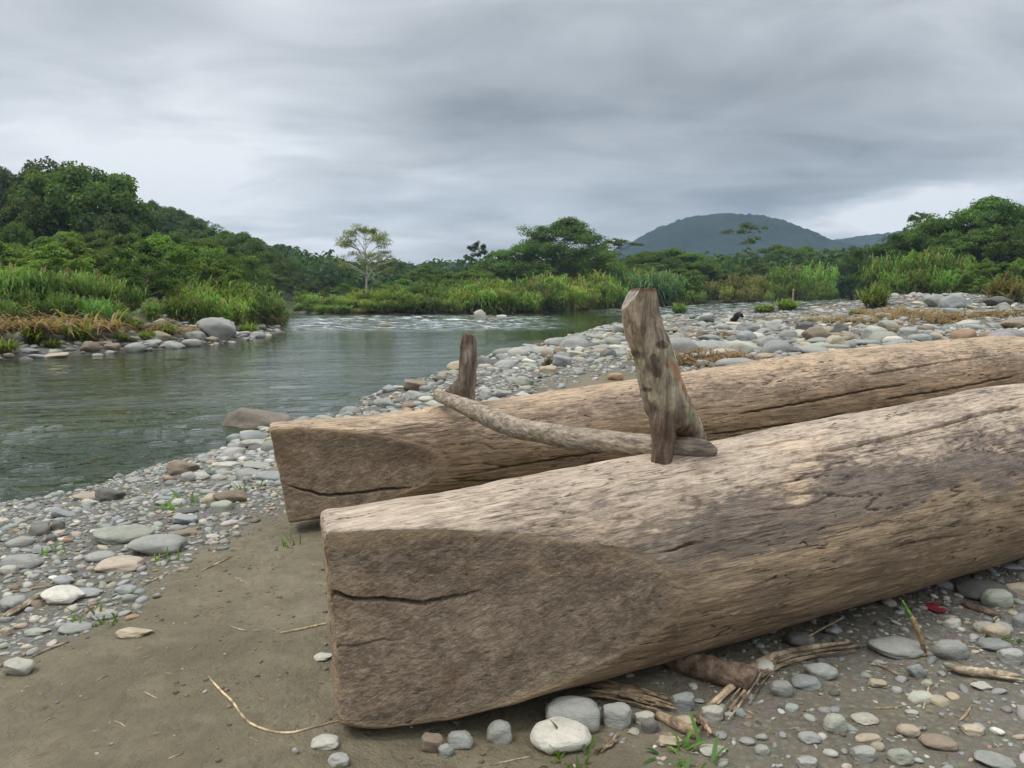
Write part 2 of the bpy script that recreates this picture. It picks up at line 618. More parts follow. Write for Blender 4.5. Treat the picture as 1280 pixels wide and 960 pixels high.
def hill(name, prof, Y, depth, label, seed, dx, bumps):
    px = np.array([p[0] for p in prof], float)
    wxs = (px - 640) / F * Y
    tops = np.array([P(a, b_, Y).z for a, b_ in prof])
    X = np.arange(wxs[0], wxs[-1], dx)
    S = np.linspace(-1, 1, 70)
    XX, SS = np.meshgrid(X, S)
    top = np.interp(X, wxs, tops)
    q = np.stack([XX * 3 / 100, SS * depth * 3 / 100, 0 * XX], -1).reshape(-1, 3)
    Z = (top[None, :] + 2) * np.cos(SS * np.pi / 2) ** 0.8
    Z = Z * (1 + 0.10 * (fbm(q * 0.5, 4, seed)).reshape(XX.shape) * (1 - np.exp(-6 * SS ** 2)))
    q2 = np.stack([XX, SS * depth, 0 * XX], -1).reshape(-1, 3)
    Z = Z + bumps * fbm(q2 / (bumps * 3.2), 3, seed + 9).reshape(XX.shape) - 2
    V = np.stack([XX, Y + SS * depth, Z], -1).reshape(-1, 3)
    me = make_mesh(name, V, [grid_faces(*XX.shape)], True, mh)
    tag(link('hill', me), label, None, None, 'structure')


hill('hill', [(690, 357), (735, 335), (760, 315), (790, 302), (820, 286), (850, 275.5), (880, 272), (915, 272), (945, 275), (975, 288), (1000, 299), (1025, 308), (1060, 318), (1110, 330), (1190, 350)], 800, 200,
     'blue forested mountain with a broad rounded top', 3, 2.0, 2.4)
hill('hill', [(960, 335), (1010, 305), (1040, 300), (1075, 295), (1105, 291), (1150, 287), (1220, 287), (1300, 297), (1420, 330)], 980, 80,
     'pale hazy ridge behind the mountain on the right', 5, 3.0, 1.6)
hill('hill', [(250, 352), (330, 338), (400, 334), (430, 338), (470, 336), (520, 334), (560, 330), (600, 332), (680, 336), (760, 352)], 520, 90,
     'low blue wooded hills beyond the river bend', 8, 2.0, 2.0)

# ------------------------------------------------------------------ wood of the logs
def wood_material(name, dark=1.0, seed=0.0, gs=0.0, stains=False):
    m, t, b = new_mat(name)
    tc = t.add('ShaderNodeTexCoord')
    o = t.vmath('ADD', tc.outputs['Object'], (seed, seed * 0.7, 0))
    sp = t.add('ShaderNodeSeparateXYZ')
    t.link(tc.outputs['Object'], sp.inputs[0])
    lx, lz = sp.outputs[0], sp.outputs[2]
    rel = t.attr('rel')                      # -1 underside .. 1 top, follows the trunk
    grain = t.noise(t.mul(o, (7.0, 75, 75)), 1.0, 6, 0.68, 0.4)
    fine = t.noise(t.mul(o, (24, 240, 240)), 1.0, 3, 0.6)
    blot = t.noise(t.mul(o, (2.3, 6.0, 6.0)), 1.0, 6, 0.62, 0.5)
    fleck = t.noise(t.mul(o, (15, 55, 55)), 1.0, 5, 0.65, 0.6)
    iso = t.noise(o, 17, 6, 0.68, 0.4)
    isof = t.noise(t.mul(o, (55, 90, 90)), 1.0, 3, 0.6)
    crot = t.add('ShaderNodeMapping')
    t.link(o, crot.inputs['Vector'])
    crot.inputs['Rotation'].default_value = (0, R_(28), 0)
    chop = t.noise(t.mul(crot.outputs[0], (24, 60, 75)), 1.0, 5, 0.7, 0.8)
    wob = t.math('MULTIPLY', t.math('SUBTRACT', blot, 0.5), 1.5)
    wob = t.math('ADD', wob, t.math('MULTIPLY', t.math('SUBTRACT', fleck, 0.5), 0.9))
    relw = t.math('ADD', rel, wob)
    tan = t.mix(t.smooth(grain, 0.32, 0.68), (0.235, 0.170, 0.112), (0.43, 0.325, 0.22))
    tan = t.mix(t.smooth(fleck, 0.54, 0.72, 0, 0.55), tan, (0.53, 0.42, 0.30))
    tan = t.mix(t.smooth(blot, 0.56, 0.36, 0, 0.6), tan, (0.20, 0.155, 0.115))
    tan = t.mix(t.smooth(fleck, 0.42, 0.30, 0, 0.6), tan, (0.15, 0.112, 0.085))
    grey = t.mix(t.smooth(fleck, 0.36, 0.64), (0.165, 0.136, 0.118), (0.40, 0.325, 0.265))
    grey = t.mix(t.smooth(grain, 0.52, 0.72, 0, 0.55), grey, (0.50, 0.405, 0.31))
    pale = t.mix(t.smooth(grain, 0.32, 0.62), (0.38, 0.305, 0.245), (0.66, 0.56, 0.455))
    pale = t.mix(t.smooth(fleck, 0.46, 0.32, 0, 0.75), pale, (0.29, 0.235, 0.20))
    pale = t.mix(t.smooth(blot, 0.62, 0.40, 0, 0.35), pale, (0.36, 0.285, 0.225))
    g_on = t.math('MULTIPLY', t.smooth(relw, 0.02 + gs, 0.40 + 1.6 * gs), t.smooth(blot, 0.70, 0.46, 0.25, 0.9))
    col = t.mix(g_on, tan, grey)
    col = t.mix(t.smooth(relw, 0.60 - 0.3 * gs, 1.05 - 0.3 * gs), col, t.mix(gs * 2.0, pale, t.mix(1.0, pale, (1.0, 0.90, 0.76), 'MULTIPLY')))
    # light worn flecks where the grey skin has rubbed off
    col = t.mix(t.math('MULTIPLY', t.smooth(fleck, 0.60, 0.68), 0.55), col, (0.54, 0.43, 0.315))
    if stains:          # old damp stain behind the post and the paler rubbed band below it
        rs = t.math('ADD', rel, t.math('MULTIPLY', t.math('SUBTRACT', blot, 0.5), 1.3))
        rs = t.math('ADD', rs, t.math('MULTIPLY', t.math('SUBTRACT', fleck, 0.5), 0.8))
        along = t.math('MULTIPLY', t.smooth(lx, 0.75, 1.25), t.smooth(lx, 4.2, 2.4, 0.25, 1.0))
        sm = t.math('MULTIPLY', along, t.math('MULTIPLY', t.smooth(rs, 0.20, 0.36), t.smooth(rs, 0.80, 0.60)))
        col = t.mix(t.math('MULTIPLY', sm, 0.72), col, t.mix(fleck, (0.10, 0.085, 0.080), (0.27, 0.225, 0.195)))
        bm_ = t.math('MULTIPLY', along, t.math('MULTIPLY', t.smooth(rs, -0.12, 0.04), t.smooth(rs, 0.26, 0.14)))
        col = t.mix(t.math('MULTIPLY', bm_, 0.55), col, t.mix(grain, (0.38, 0.28, 0.185), (0.60, 0.47, 0.335)))
    # thin dark lines of opened grain
    ln = t.noise(t.mul(o, (3.2, 120, 120)), 1.0, 3, 0.55, 0.25)
    lm = t.math('MULTIPLY', t.smooth(ln, 0.60, 0.65), t.smooth(t.noise(t.mul(o, (1.7, 7, 7)), 1.0, 3, 0.5), 0.42, 0.58))
    col = t.mix(t.math('MULTIPLY', lm, 0.6), col, (0.085, 0.065, 0.052))
    # the hewn cheek at the end
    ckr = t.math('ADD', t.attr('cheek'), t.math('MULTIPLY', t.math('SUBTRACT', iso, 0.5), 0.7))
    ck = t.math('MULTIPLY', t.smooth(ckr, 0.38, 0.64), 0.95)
    ring = t.math('MULTIPLY', t.smooth(ckr, 0.15, 0.5), t.smooth(ckr, 1.05, 0.6))
    dk = t.mix(t.smooth(iso, 0.34, 0.68), (0.225, 0.178, 0.136), (0.45, 0.365, 0.28))
    dk = t.mix(t.smooth(isof, 0.56, 0.74, 0, 0.55), dk, (0.50, 0.415, 0.33))
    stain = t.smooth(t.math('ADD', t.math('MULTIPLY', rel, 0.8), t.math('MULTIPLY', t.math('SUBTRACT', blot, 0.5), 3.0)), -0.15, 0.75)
    dk = t.mix(t.smooth(chop, 0.55, 0.70, 0, 0.6), dk, (0.46, 0.38, 0.30))
    dk = t.mix(t.smooth(chop, 0.45, 0.32, 0, 0.6), dk, (0.085, 0.065, 0.055))
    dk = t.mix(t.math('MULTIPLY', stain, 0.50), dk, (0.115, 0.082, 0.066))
    dk = t.mix(t.smooth(fine, 0.56, 0.70, 0, 0.5), dk, (0.47, 0.385, 0.295))
    dk = t.mix(t.smooth(t.noise(o, 4.5, 4, 0.6), 0.56, 0.72, 0, 0.35), dk, (0.20, 0.105, 0.062))
    edge = t.smooth(t.math('ADD', rel, t.math('MULTIPLY', t.math('SUBTRACT', iso, 0.5), 0.5)), 0.66, 0.92)
    dk = t.mix(edge, dk, t.mix(grain, (0.40, 0.28, 0.17), (0.54, 0.41, 0.27)))
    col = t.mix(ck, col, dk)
    col = t.mix(t.math('MULTIPLY', ring, 0.55), col, t.mix(grain, (0.36, 0.27, 0.18), (0.50, 0.39, 0.27)))
    # black rot pits in short dashes along the grain
    pit = t.noise(t.mul(o, (11, 60, 60)), 1.0, 4, 0.6, 0.7)
    zone = t.smooth(t.noise(t.mul(o, (1.1, 4, 4)), 1.0, 3, 0.5), 0.53, 0.62)
    pm = t.math('MULTIPLY', t.smooth(pit, 0.61, 0.66), t.math('MULTIPLY', zone, t.math('SUBTRACT', 1.0, ck)))
    col = t.mix(t.math('MULTIPLY', pm, 0.85), col, (0.035, 0.028, 0.024))
    if dark != 1.0:
        col = t.mix(1.0, col, (dark, dark * 0.97, dark * 0.93), 'MULTIPLY')
    col = t.mix(t.smooth(fine, 0.46, 0.30, 0, 0.55), col, t.mix(1.0, col, (0.45, 0.42, 0.40), 'MULTIPLY'))
    col = t.mix(t.smooth(fine, 0.56, 0.70, 0, 0.5), col, t.mix(1.0, col, (1.4, 1.36, 1.3), 'MULTIPLY'))
    zb = t.noise(t.mul(o, (1.5, 3.2, 3.2)), 1.0, 4, 0.6, 0.5)
    col = t.mix(t.smooth(zb, 0.52, 0.66, 0, 0.55), col, t.mix(1.0, col, (0.50, 0.47, 0.46), 'MULTIPLY'))
    col = t.mix(t.smooth(zb, 0.46, 0.34, 0, 0.6), col, t.mix(1.0, col, (1.28, 1.2, 1.08), 'MULTIPLY'))
    col = t.mix(1.0, col, (1.01, 0.965, 0.905), 'MULTIPLY')
    t.link(col, b.inputs['Base Color'])
    b.inputs['Roughness'].default_value = 0.82
    b.inputs['Specular IOR Level'].default_value = 0.25
    hg = t.math('ADD', t.math('MULTIPLY', grain, 1.0), t.math('MULTIPLY', fine, 0.55))
    hc = t.math('ADD', t.math('MULTIPLY', chop, 1.6), t.math('MULTIPLY', isof, 0.9))
    mx = t.add('ShaderNodeMix', data_type='FLOAT')
    t.link(ck, mx.inputs[0]); t.link(hg, mx.inputs[2]); t.link(hc, mx.inputs[3])
    hz = t.math('SUBTRACT', mx.outputs[0], t.math('ADD', t.math('MULTIPLY', pm, 1.2), t.math('MULTIPLY', lm, 0.8)))
    t.link(t.bump(hz, 1.0, 0.009), b.inputs['Normal'])
    return m


def make_log(name, origin, ang, L, rows, nfront, nback, Rk, A0, slope, lean, zlift_k, mat, label, group, cracks, seed, topcut=None):
    ca, sa = math.cos(ang), math.sin(ang)
    t_ = np.array(rows)
    n = len(t_)
    Rt = np.interp(t_, Rk[0], Rk[1])
    # smooth the radius profile
    ker = np.ones(9) / 9
    tt = np.linspace(0, L, 800)
    Rs = np.interp(tt, Rk[0], Rk[1])
    Rs = np.convolve(np.pad(Rs, 7, 'edge'), np.ones(15) / 15, 'valid')
    Rt = np.interp(t_, tt, Rs)
    zlift = np.interp(t_, tt, np.convolve(np.pad(np.interp(tt, zlift_k[0], zlift_k[1]), 5, 'edge'), np.ones(11) / 11, 'valid'))
    phi = np.linspace(-np.pi / 2, 1.5 * np.pi, 1401)
    cph, sph = np.cos(phi), np.sin(phi)

    def section(t, R):
        s = min(t, L - t)
        kk = 0.012
        r = np.full_like(phi, R)
        a = A0 + slope * s
        q = np.exp(-((s / 0.9) ** 2))
        rp = np.where(np.abs(cph) > 1e-3, a / np.maximum(np.abs(cph), 1e-3), 9.0)
        # soft minimum
        h = np.clip(0.5 + 0.5 * (rp - r) / kk, 0, 1)
        rm = rp * (1 - h) + r * h - kk * h * (1 - h)
        ckm = np.clip((r - rp) / 0.03 + 0.3, 0, 1)
        if topcut:
            b0 = np.interp(s, topcut[0], topcut[1])
            rt = np.where(sph > 1e-3, b0 / np.maximum(sph, 1e-3), 9.0)
            h = np.clip(0.5 + 0.5 * (rt - rm) / 0.03, 0, 1)
            rm = rt * (1 - h) + rm * h - 0.03 * h * (1 - h)
        e = s
        if e < 0.016:
            rm = rm * (0.97 + 0.03 * math.sqrt(max(0, 1 - (1 - e / 0.016) ** 2)))
        return rm, ckm
    # arc spacing: dense on the camera side (phi from pi/2 to 3pi/2 is -Y)
    Vg = np.zeros((n, nfront + nback, 3))
    CK = np.zeros((n, nfront + nback))
    ARC = np.zeros((n, nfront + nback))
    for i in range(n):
        r, ck = section(t_[i], Rt[i])
        y, z = r * cph, r * sph
        ds = np.r_[0, np.cumsum(np.hypot(np.diff(y), np.diff(z)))]
        mid = np.interp(np.pi / 2 - 0.35, phi, ds)
        s = np.concatenate([np.linspace(0, mid, nback, endpoint=False), np.linspace(mid, ds[-1], nfront, endpoint=False)])
        yy, zz = np.interp(s, ds, y), np.interp(s, ds, z)
        s_end = min(t_[i], L - t_[i])
        sh = lean * (0.5 - 0.5 * np.clip(zz / Rt[i], -1, 1)) * math.exp(-s_end / 0.25)
        xx = t_[i] + (sh if t_[i] < L / 2 else -sh) + 0.02 * np.clip(yy / A0, -1, 1) * math.exp(-s_end / 0.25)
        Vg[i, :, 0], Vg[i, :, 1], Vg[i, :, 2] = xx, yy, zz
        CK[i] = np.interp(s, ds, ck)
        ARC[i] = s - mid
    REL = Vg[:, :, 2] / Rt[:, None]
    zc = Rt + zlift
    Vg[:, :, 2] += zc[:, None]
    # normals
    du = np.gradient(Vg, axis=0)
    dv = np.roll(Vg, -1, 1) - np.roll(Vg, 1, 1)
    N = np.cross(dv, du)
    N /= np.linalg.norm(N, axis=2)[:, :, None] + 1e-9
    ctr = np.zeros_like(Vg); ctr[:, :, 0] = Vg[:, :, 0]; ctr[:, :, 2] = zc[:, None]
    sg = np.sign((N * (Vg - ctr)).sum(2))
    N = N * np.where(sg == 0, 1, sg)[:, :, None]
    p = Vg.reshape(-1, 3)
    ckw = CK.ravel()
    ck = sst(0.25, 0.55, ckw)
    nc_ = 1 - ck
    dsp = nc_ * (0.010 * fbm(p * [1.3, 4, 4], 3, seed) + 0.0032 * fbm(p * [4.5, 28, 28], 3, seed + 3) + 0.0018 * vn(p * [11, 80, 80], seed + 5))
    dsp += ck * (0.0045 * fbm(p * [7, 9, 9], 3, seed + 7) + 0.0016 * fbm(p * [40, 60, 60], 2, seed + 8))
    # sparse drying checks along the grain
    chk = fbm(p * [1.3, 17, 17], 3, seed + 21)
    zone = sst(0.05, 0.4, vn(p * [1.1, 4, 4], seed + 22))
    dsp -= nc_ * zone * 0.013 * np.exp(-(chk / 0.035) ** 2)
    # surface position in the world, for the cracks read off the photograph
    def world(Vl):
        return np.stack([origin[0] + ca * Vl[:, 0] - sa * Vl[:, 1], origin[1] + sa * Vl[:, 0] + ca * Vl[:, 1], Vl[:, 2]], 1)
    wp = world(p)
    sx, sy, dep = project(wp)
    nw = N.reshape(-1, 3)
    nwx = np.stack([ca * nw[:, 0] - sa * nw[:, 1], sa * nw[:, 0] + ca * nw[:, 1], nw[:, 2]], 1)
    front = (nwx * (np.array([0, 0, CAMZ]) - wp)).sum(1) > 0
    X = p[:, 0]; A = ARC.ravel()
    for (pix, width, depth) in cracks:
        kn = []
        for (a, b_) in pix:
            dd = (sx - a) ** 2 + (sy - b_) ** 2 + np.where(front, 0, 1e9)
            j = np.argmin(dd)
            kn.append((X[j], A[j]))
        kn = np.array(kn)
        o_ = np.argsort(kn[:, 0])
        kn = kn[o_]
        x0, x1 = kn[0, 0], kn[-1, 0]
        if pix[0][0] < 420 and name == 'log':
            x0 = -1
        yc = np.interp(X, kn[:, 0], kn[:, 1]) + 0.004 * fbm(np.stack([X * 22, 0 * X, 0 * X], 1), 3, seed + 31)
        taper = sst(x1 + 0.004, x1 - 0.16, X) * (sst(x0 - 0.004, x0 + 0.16, X) if x0 > 0.02 else 1)
        w = width * (0.35 + 0.65 * taper)
        dsp -= depth * taper * np.exp(-((A - yc) / w) ** 4) * (np.abs(A - yc) < 0.1)
    Vg = (p + nw * dsp[:, None]).reshape(Vg.shape)
    nphi = nfront + nback
    Vl = [Vg.reshape(-1, 3)]
    Ql = [grid_faces(n, nphi, True)]
    CKl, RELl = [ckw], [REL.ravel()]
    base = n * nphi
    Tl = []
    for end in (0, n - 1):           # sawn ends: rings towards the middle
        ring = Vg[end]
        c0 = ring.mean(0)
        prev = np.arange(nphi) + end * nphi
        for f in (0.93, 0.8, 0.6, 0.35, 0.12):
            rg = c0 + (ring - c0) * [1, f, f]
            rg[:, 0] = c0[0] + (ring[:, 0] - c0[0]) * f * 1.0 + (0.006 * fbm(rg * [1, 28, 28], 3, seed + 41)) - (0.004 if end == 0 else -0.004)
            idx = base + np.arange(nphi)
            k = np.arange(nphi); k2 = (k + 1) % nphi
            fq = np.stack([prev[k], idx[k], idx[k2], prev[k2]], 1)
            Ql.append(fq if end == 0 else fq[:, ::-1])
            Vl.append(rg); base += nphi
            CKl.append(np.full(nphi, 0.55)); RELl.append(REL[end])
            prev = idx
        Vl.append(c0[None]); CKl.append([0.55]); RELl.append([0])
        k = np.arange(nphi)
        f3 = np.stack([prev[k], np.full(nphi, base), prev[(k + 1) % nphi]], 1)
        Tl.append(f3 if end == 0 else f3[:, ::-1])
        base += 1
    me = make_mesh(name, np.vstack(Vl), [np.vstack(Ql), np.vstack(Tl)], True, mat,
                   {'cheek': np.concatenate(CKl), 'rel': np.concatenate(RELl)})
    o = link('hewn_log', me, None, (origin[0], origin[1], 0), (0, 0, ang))
    tag(o, label, 'log', group)
    return o


ANG = R_(29.2)
ANG2 = math.atan2(1.6, 3.05)
rows1 = np.concatenate([[0, .001, .004, .009, .016, .024], np.arange(0.03, 1.35, 0.005), np.arange(1.35, 4.2, 0.010), np.arange(4.2, 7.44, 0.06), [7.47, 7.476, 7.484, 7.491, 7.496, 7.499, 7.5]])
rows2 = np.concatenate([[0, .001, .004, .009, .016, .024], np.arange(0.03, 1.6, 0.008), np.arange(1.6, 7.2, 0.016), np.arange(7.2, 8.94, 0.06), [8.97, 8.976, 8.984, 8.991, 8.996, 8.999, 9.0]])
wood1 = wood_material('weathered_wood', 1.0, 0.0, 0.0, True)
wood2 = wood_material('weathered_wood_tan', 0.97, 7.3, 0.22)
NEAR_O = (-0.547, 2.19)
FAR_O = (-1.30, 4.10)
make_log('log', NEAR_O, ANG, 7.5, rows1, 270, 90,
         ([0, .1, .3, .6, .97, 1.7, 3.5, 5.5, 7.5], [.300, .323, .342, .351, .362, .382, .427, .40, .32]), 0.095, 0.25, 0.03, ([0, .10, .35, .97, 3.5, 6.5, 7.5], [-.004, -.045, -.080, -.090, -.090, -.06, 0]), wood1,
         'nearer hewn log with squared end and long split, carrying the stout forked post', 'hewn logs lashed by a crosspiece', [
             ([(406, 746), (440, 748), (480, 750), (530, 753), (570, 746), (606, 737)], 0.0052, 0.07),
             ([(1018, 568), (1080, 554), (1150, 537), (1215, 522), (1278, 508)], 0.0065, 0.075),
             ([(905, 562), (960, 555), (1010, 546), (1050, 541)], 0.004, 0.035),
             ([(815, 692), (835, 688), (860, 682), (890, 677)], 0.0042, 0.035),
             ([(575, 650), (590, 649), (600, 655), (606, 660)], 0.0035, 0.012),
             ([(520, 800), (470, 802), (440, 808), (420, 812)], 0.0028, 0.009),
             ([(930, 640), (1000, 634), (1060, 612)], 0.003, 0.010),
             ([(1100, 690), (1150, 676), (1215, 668)], 0.004, 0.012),
         ], 100)
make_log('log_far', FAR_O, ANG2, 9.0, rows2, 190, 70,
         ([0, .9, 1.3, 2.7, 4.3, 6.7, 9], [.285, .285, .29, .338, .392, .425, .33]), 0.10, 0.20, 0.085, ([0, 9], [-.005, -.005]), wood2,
         'farther hewn log lying nearer the river, carrying the thin grey post', 'hewn logs lashed by a crosspiece', [
             ([(352, 608), (400, 619), (430, 619), (480, 612), (520, 609)], 0.006, 0.06),
             ([(880, 545), (950, 536), (1010, 528), (1060, 516)], 0.0055, 0.045),
             ([(920, 518), (990, 506), (1060, 492), (1140, 480)], 0.0055, 0.045),
             ([(1100, 500), (1180, 488), (1270, 470)], 0.0055, 0.045),
             ([(600, 590), (660, 580), (720, 570), (790, 562)], 0.0055, 0.045),
             ([(560, 604), (620, 601), (700, 590)], 0.006, 0.05),
             ([(640, 550), (700, 545), (770, 545)], 0.005, 0.035),
             ([(1080, 470), (1160, 455), (1240, 445)], 0.005, 0.035),
         ], 200, topcut=([0, .4, .9, 1.3, 9], [.262, .250, .262, .6, .6]))

# ------------------------------------------------------------------ drift wood, posts, crosspiece
def remeshed(acc, voxel, seed, amp=0.004, fr=(14, 14, 14), fine=0.0015, iters=2):
    me0 = acc.mesh('tmp')
    o = bpy.data.objects.new('tmp', me0)
    C.objects.link(o)
    m = o.modifiers.new('r', 'REMESH'); m.mode = 'VOXEL'; m.voxel_size = voxel
    s = o.modifiers.new('s', 'SMOOTH'); s.iterations = iters; s.factor = 0.5
    dg = bpy.context.evaluated_depsgraph_get()
    me = bpy.data.meshes.new_from_object(o.evaluated_get(dg))
    bpy.data.objects.remove(o)
    n = len(me.vertices)
    co = np.zeros(n * 3, np.float32); me.vertices.foreach_get('co', co); co = co.reshape(-1, 3).astype(float)
    no = np.zeros(n * 3, np.float32); me.vertices.foreach_get('normal', no); no = no.reshape(-1, 3)
    d = amp * fbm(co * np.array(fr), 3, seed) + fine * fbm(co * np.array([90, 90, 22]), 2, seed + 4)
    co2 = co + no * d[:, None]
    me.vertices.foreach_set('co', co2.astype(np.float32).ravel())
    me.polygons.foreach_set('use_smooth', np.full(len(me.polygons), True))
    me.update()
    return me, co


def set_col(me, col):
    a = me.attributes.new('col', 'FLOAT_COLOR', 'POINT')
    a.data.foreach_set('color', np.concatenate([col, np.ones((len(col), 1))], 1).astype(np.float32).ravel())


def drift_material(name, axis_scale):
    m, t, b = new_mat(name)
    tc = t.add('ShaderNodeTexCoord')
    o = tc.outputs['Object']
    g = t.noise(t.mul(o, axis_scale), 1.0, 5, 0.65, 0.4)
    f = t.noise(o, 60, 4, 0.7)
    col = t.mix(1.0, t.attr('col', 'Color'), t.mix(t.smooth(g, 0.3, 0.7), (0.45, 0.43, 0.41), (1.38, 1.35, 1.3)), 'MULTIPLY')
    col = t.mix(t.smooth(f, 0.6, 0.75, 0, 0.5), col, t.mix(1.0, col, (0.45, 0.42, 0.4), 'MULTIPLY'))
    t.link(col, b.inputs['Base Color'])
    b.inputs['Roughness'].default_value = 0.85
    b.inputs['Specular IOR Level'].default_value = 0.2
    t.link(t.bump(t.math('ADD', g, t.math('MULTIPLY', f, 0.4)), 1.0, 0.010), b.inputs['Normal'])
    return m


m_post = drift_material('post_bark', (45, 45, 7))
m_drift = drift_material('drift_grain', (30, 30, 30))


def lerpc(a, b, f):
    return np.asarray(a)[None, :] * (1 - f)[:, None] + np.asarray(b)[None, :] * f[:, None]


# near forked post
PY = 2.78
a = Acc()
main = [P(797, 354, 2.74), P(803, 400, 2.75), P(818, 450, 2.77), P(832, 500, 2.79), P(841, 530, 2.80)]
a.tube(main, [.058, .067, .074, .080, .074], 20, resample=14)
a.tube([P(830, 505, 2.78), P(829, 535, 2.765), P(828, 560, 2.755), P(827, 583, 2.75), P(826, 600, 2.75)], [.062, .046, .037, .037, .036], 14, resample=10)
a.tube([P(842, 500, 2.80), P(857, 530, 2.86), P(868, 552, 2.92), P(874, 575, 2.97), P(878, 592, 3.0)], [.062, .055, .047, .042, .04], 14, resample=10)
me, co = remeshed(a, 0.006, 300, 0.006, (16, 16, 7), 0.0032)
# slanted axe cut on the upper left and a flat sawn top
vv = np.zeros(len(me.vertices) * 3, np.float32); me.vertices.foreach_get('co', vv); vv = vv.reshape(-1, 3).astype(float)
topz = P(800, 361, 2.74).z
pc = np.array(P(787.5, 378, 2.70)); nrm = np.array([-0.80, -0.12, 0.52]); nrm /= np.linalg.norm(nrm)
dd = (vv - pc) @ nrm
vv = vv - np.where(dd > 0, dd, 0)[:, None] * nrm
over = np.maximum(vv[:, 2] - (topz + 0.006 * vn(vv * 40, 4)), 0)
vv[:, 2] -= over
cutmask = (dd > 0.0)
me.vertices.foreach_set('co', vv.astype(np.float32).ravel())
spx, spy, _ = project(vv)
nz = fbm(vv * 11, 4, 310)
nz2 = fbm(vv * 30, 3, 311)
col = lerpc((0.31, 0.245, 0.18), (0.37, 0.325, 0.235), sst(400, 440, spy + 18 * nz))            # bare wood above, pale lichen bark in the middle
col = col * (1 - sst(0.25, 0.7, nz2)[:, None] * 0.35)
col = np.where((sst(0.45, 0.6, nz) > 0.5)[:, None], col * [0.93, 1.0, 0.86], col)
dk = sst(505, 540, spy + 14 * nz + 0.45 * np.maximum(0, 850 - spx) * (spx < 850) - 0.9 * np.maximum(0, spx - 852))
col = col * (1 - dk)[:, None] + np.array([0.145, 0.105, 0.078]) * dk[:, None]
for (cx, cy, rx, ry) in [(818, 455, 5, 9), (821, 466, 6, 6), (796, 444, 5, 7), (829, 431, 8, 4), (808, 487, 5, 2)]:
    w = sst(1.25, 0.8, np.hypot((spx - cx) / rx, (spy - cy) / ry) + 0.55 * nz2 + 0.3 * nz)
    w = w * 0.8
    col = col * (1 - w)[:, None] + np.array([0.085, 0.055, 0.042]) * w[:, None]
sc = np.abs((spx - 838) - (spy - 452) * 0.62)                     # torn strip of reddish inner wood
w = sst(9, 5, sc + 3 * nz2) * sst(445, 460, spy) * sst(522, 500, spy)
col = col * (1 - w)[:, None] + lerpc((0.30, 0.155, 0.085), (0.40, 0.25, 0.15), sst(-.4, .4, nz2)) * w[:, None]
w = cutmask.astype(float)
col = col * (1 - w)[:, None] + np.array([0.40, 0.36, 0.31]) * w[:, None]
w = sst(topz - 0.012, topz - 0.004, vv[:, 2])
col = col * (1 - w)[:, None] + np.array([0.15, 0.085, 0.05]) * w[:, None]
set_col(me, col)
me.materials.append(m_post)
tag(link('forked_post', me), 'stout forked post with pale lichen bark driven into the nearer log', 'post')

# far thin post with a foot
a = Acc()
FY = 4.62
a.tube([P(586.5, 417, FY), P(586, 428, FY), P(585, 450, FY), P(583, 475, FY), P(582, 495, FY), P(582, 522, FY)], [.036, .05, .053, .055, .056, .05], 14, resample=14)
a.tube([P(581, 474, FY), P(572, 487, FY - .02), P(560, 493, FY - .05), P(551, 499, FY - .07)], [.048, .05, .038, .022], 12, resample=10)
me, co = remeshed(a, 0.010, 330, 0.006, (18, 18, 7), 0.002)
nz = fbm(co * [25, 25, 8], 3, 331)
col = lerpc((0.14, 0.105, 0.08), (0.31, 0.25, 0.195), sst(-0.5, 0.5, nz))
set_col(me, col)
me.materials.append(m_post)
tag(link('forked_post', me), 'thin dark grey post with a hooked foot on the farther log', 'post')

# crosspiece
a = Acc()
path = [P(897, 564, 2.80), P(885, 563, 2.815), P(868, 562, 2.83), P(845, 560, 2.85), P(800, 556, 2.95), P(740, 550, 3.10), P(690, 543, 3.30), P(650, 536, 3.5),
        P(612, 522, 3.82), P(582, 508, 4.15), P(562, 500, 4.38), P(549, 494, 4.52), P(548, 490, 4.6)]
a.tube(path, [.012, .034, .047, .048, .045, .046, .047, .049, .050, .046, .041, .036, .028], 18, resample=60)
a.tube([P(716, 560, 3.16), P(706, 553, 3.22)], [.012, .03], 8, resample=4)
me, co = remeshed(a, 0.0075, 350, 0.0026, (10, 10, 10), 0.0012)
nz = fbm(co * [34, 34, 40], 4, 351)
spx, spy, _ = project(co)
col = lerpc((0.31, 0.255, 0.20), (0.37, 0.31, 0.245), sst(-0.7, 0.5, nz))
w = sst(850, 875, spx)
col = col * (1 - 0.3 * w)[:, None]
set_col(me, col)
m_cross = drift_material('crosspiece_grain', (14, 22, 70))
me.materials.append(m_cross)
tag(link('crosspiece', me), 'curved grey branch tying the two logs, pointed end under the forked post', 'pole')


def stick(pix, radii, col, label, cat, name='stick', nseg=8, res=14, rough=0.12, seed=1, lift=0.0, group=None, mat=None):
    """a piece of drift wood lying on the ground along points seen in the photograph"""
    pts = []
    for i, (px, py) in enumerate(pix):
        g = ground_hit(px, py)
        pts.append(Vector((g.x, g.y, g.z + (radii[i] if i < len(radii) else radii[-1]) * 0.7 + lift)))
    rad = list(radii) + [radii[-1]] * (len(pts) - len(radii))
    Vt, Qt, Tt = tube(pts, rad, nseg, True, res, seed, rough)
    ctr = Vector(Vt.mean(0))
    me = make_mesh(name, Vt - np.array(ctr), [Qt, Tt], True, mat or m_drift)
    n_ = fbm(Vt * 30, 3, seed)
    set_col(me, lerpc(np.array(col) * 0.65, np.array(col) * 1.2, sst(-0.6, 0.6, n_)))
    o = link(name, me, None, ctr)
    if label:
        tag(o, label, cat, group)
    return o


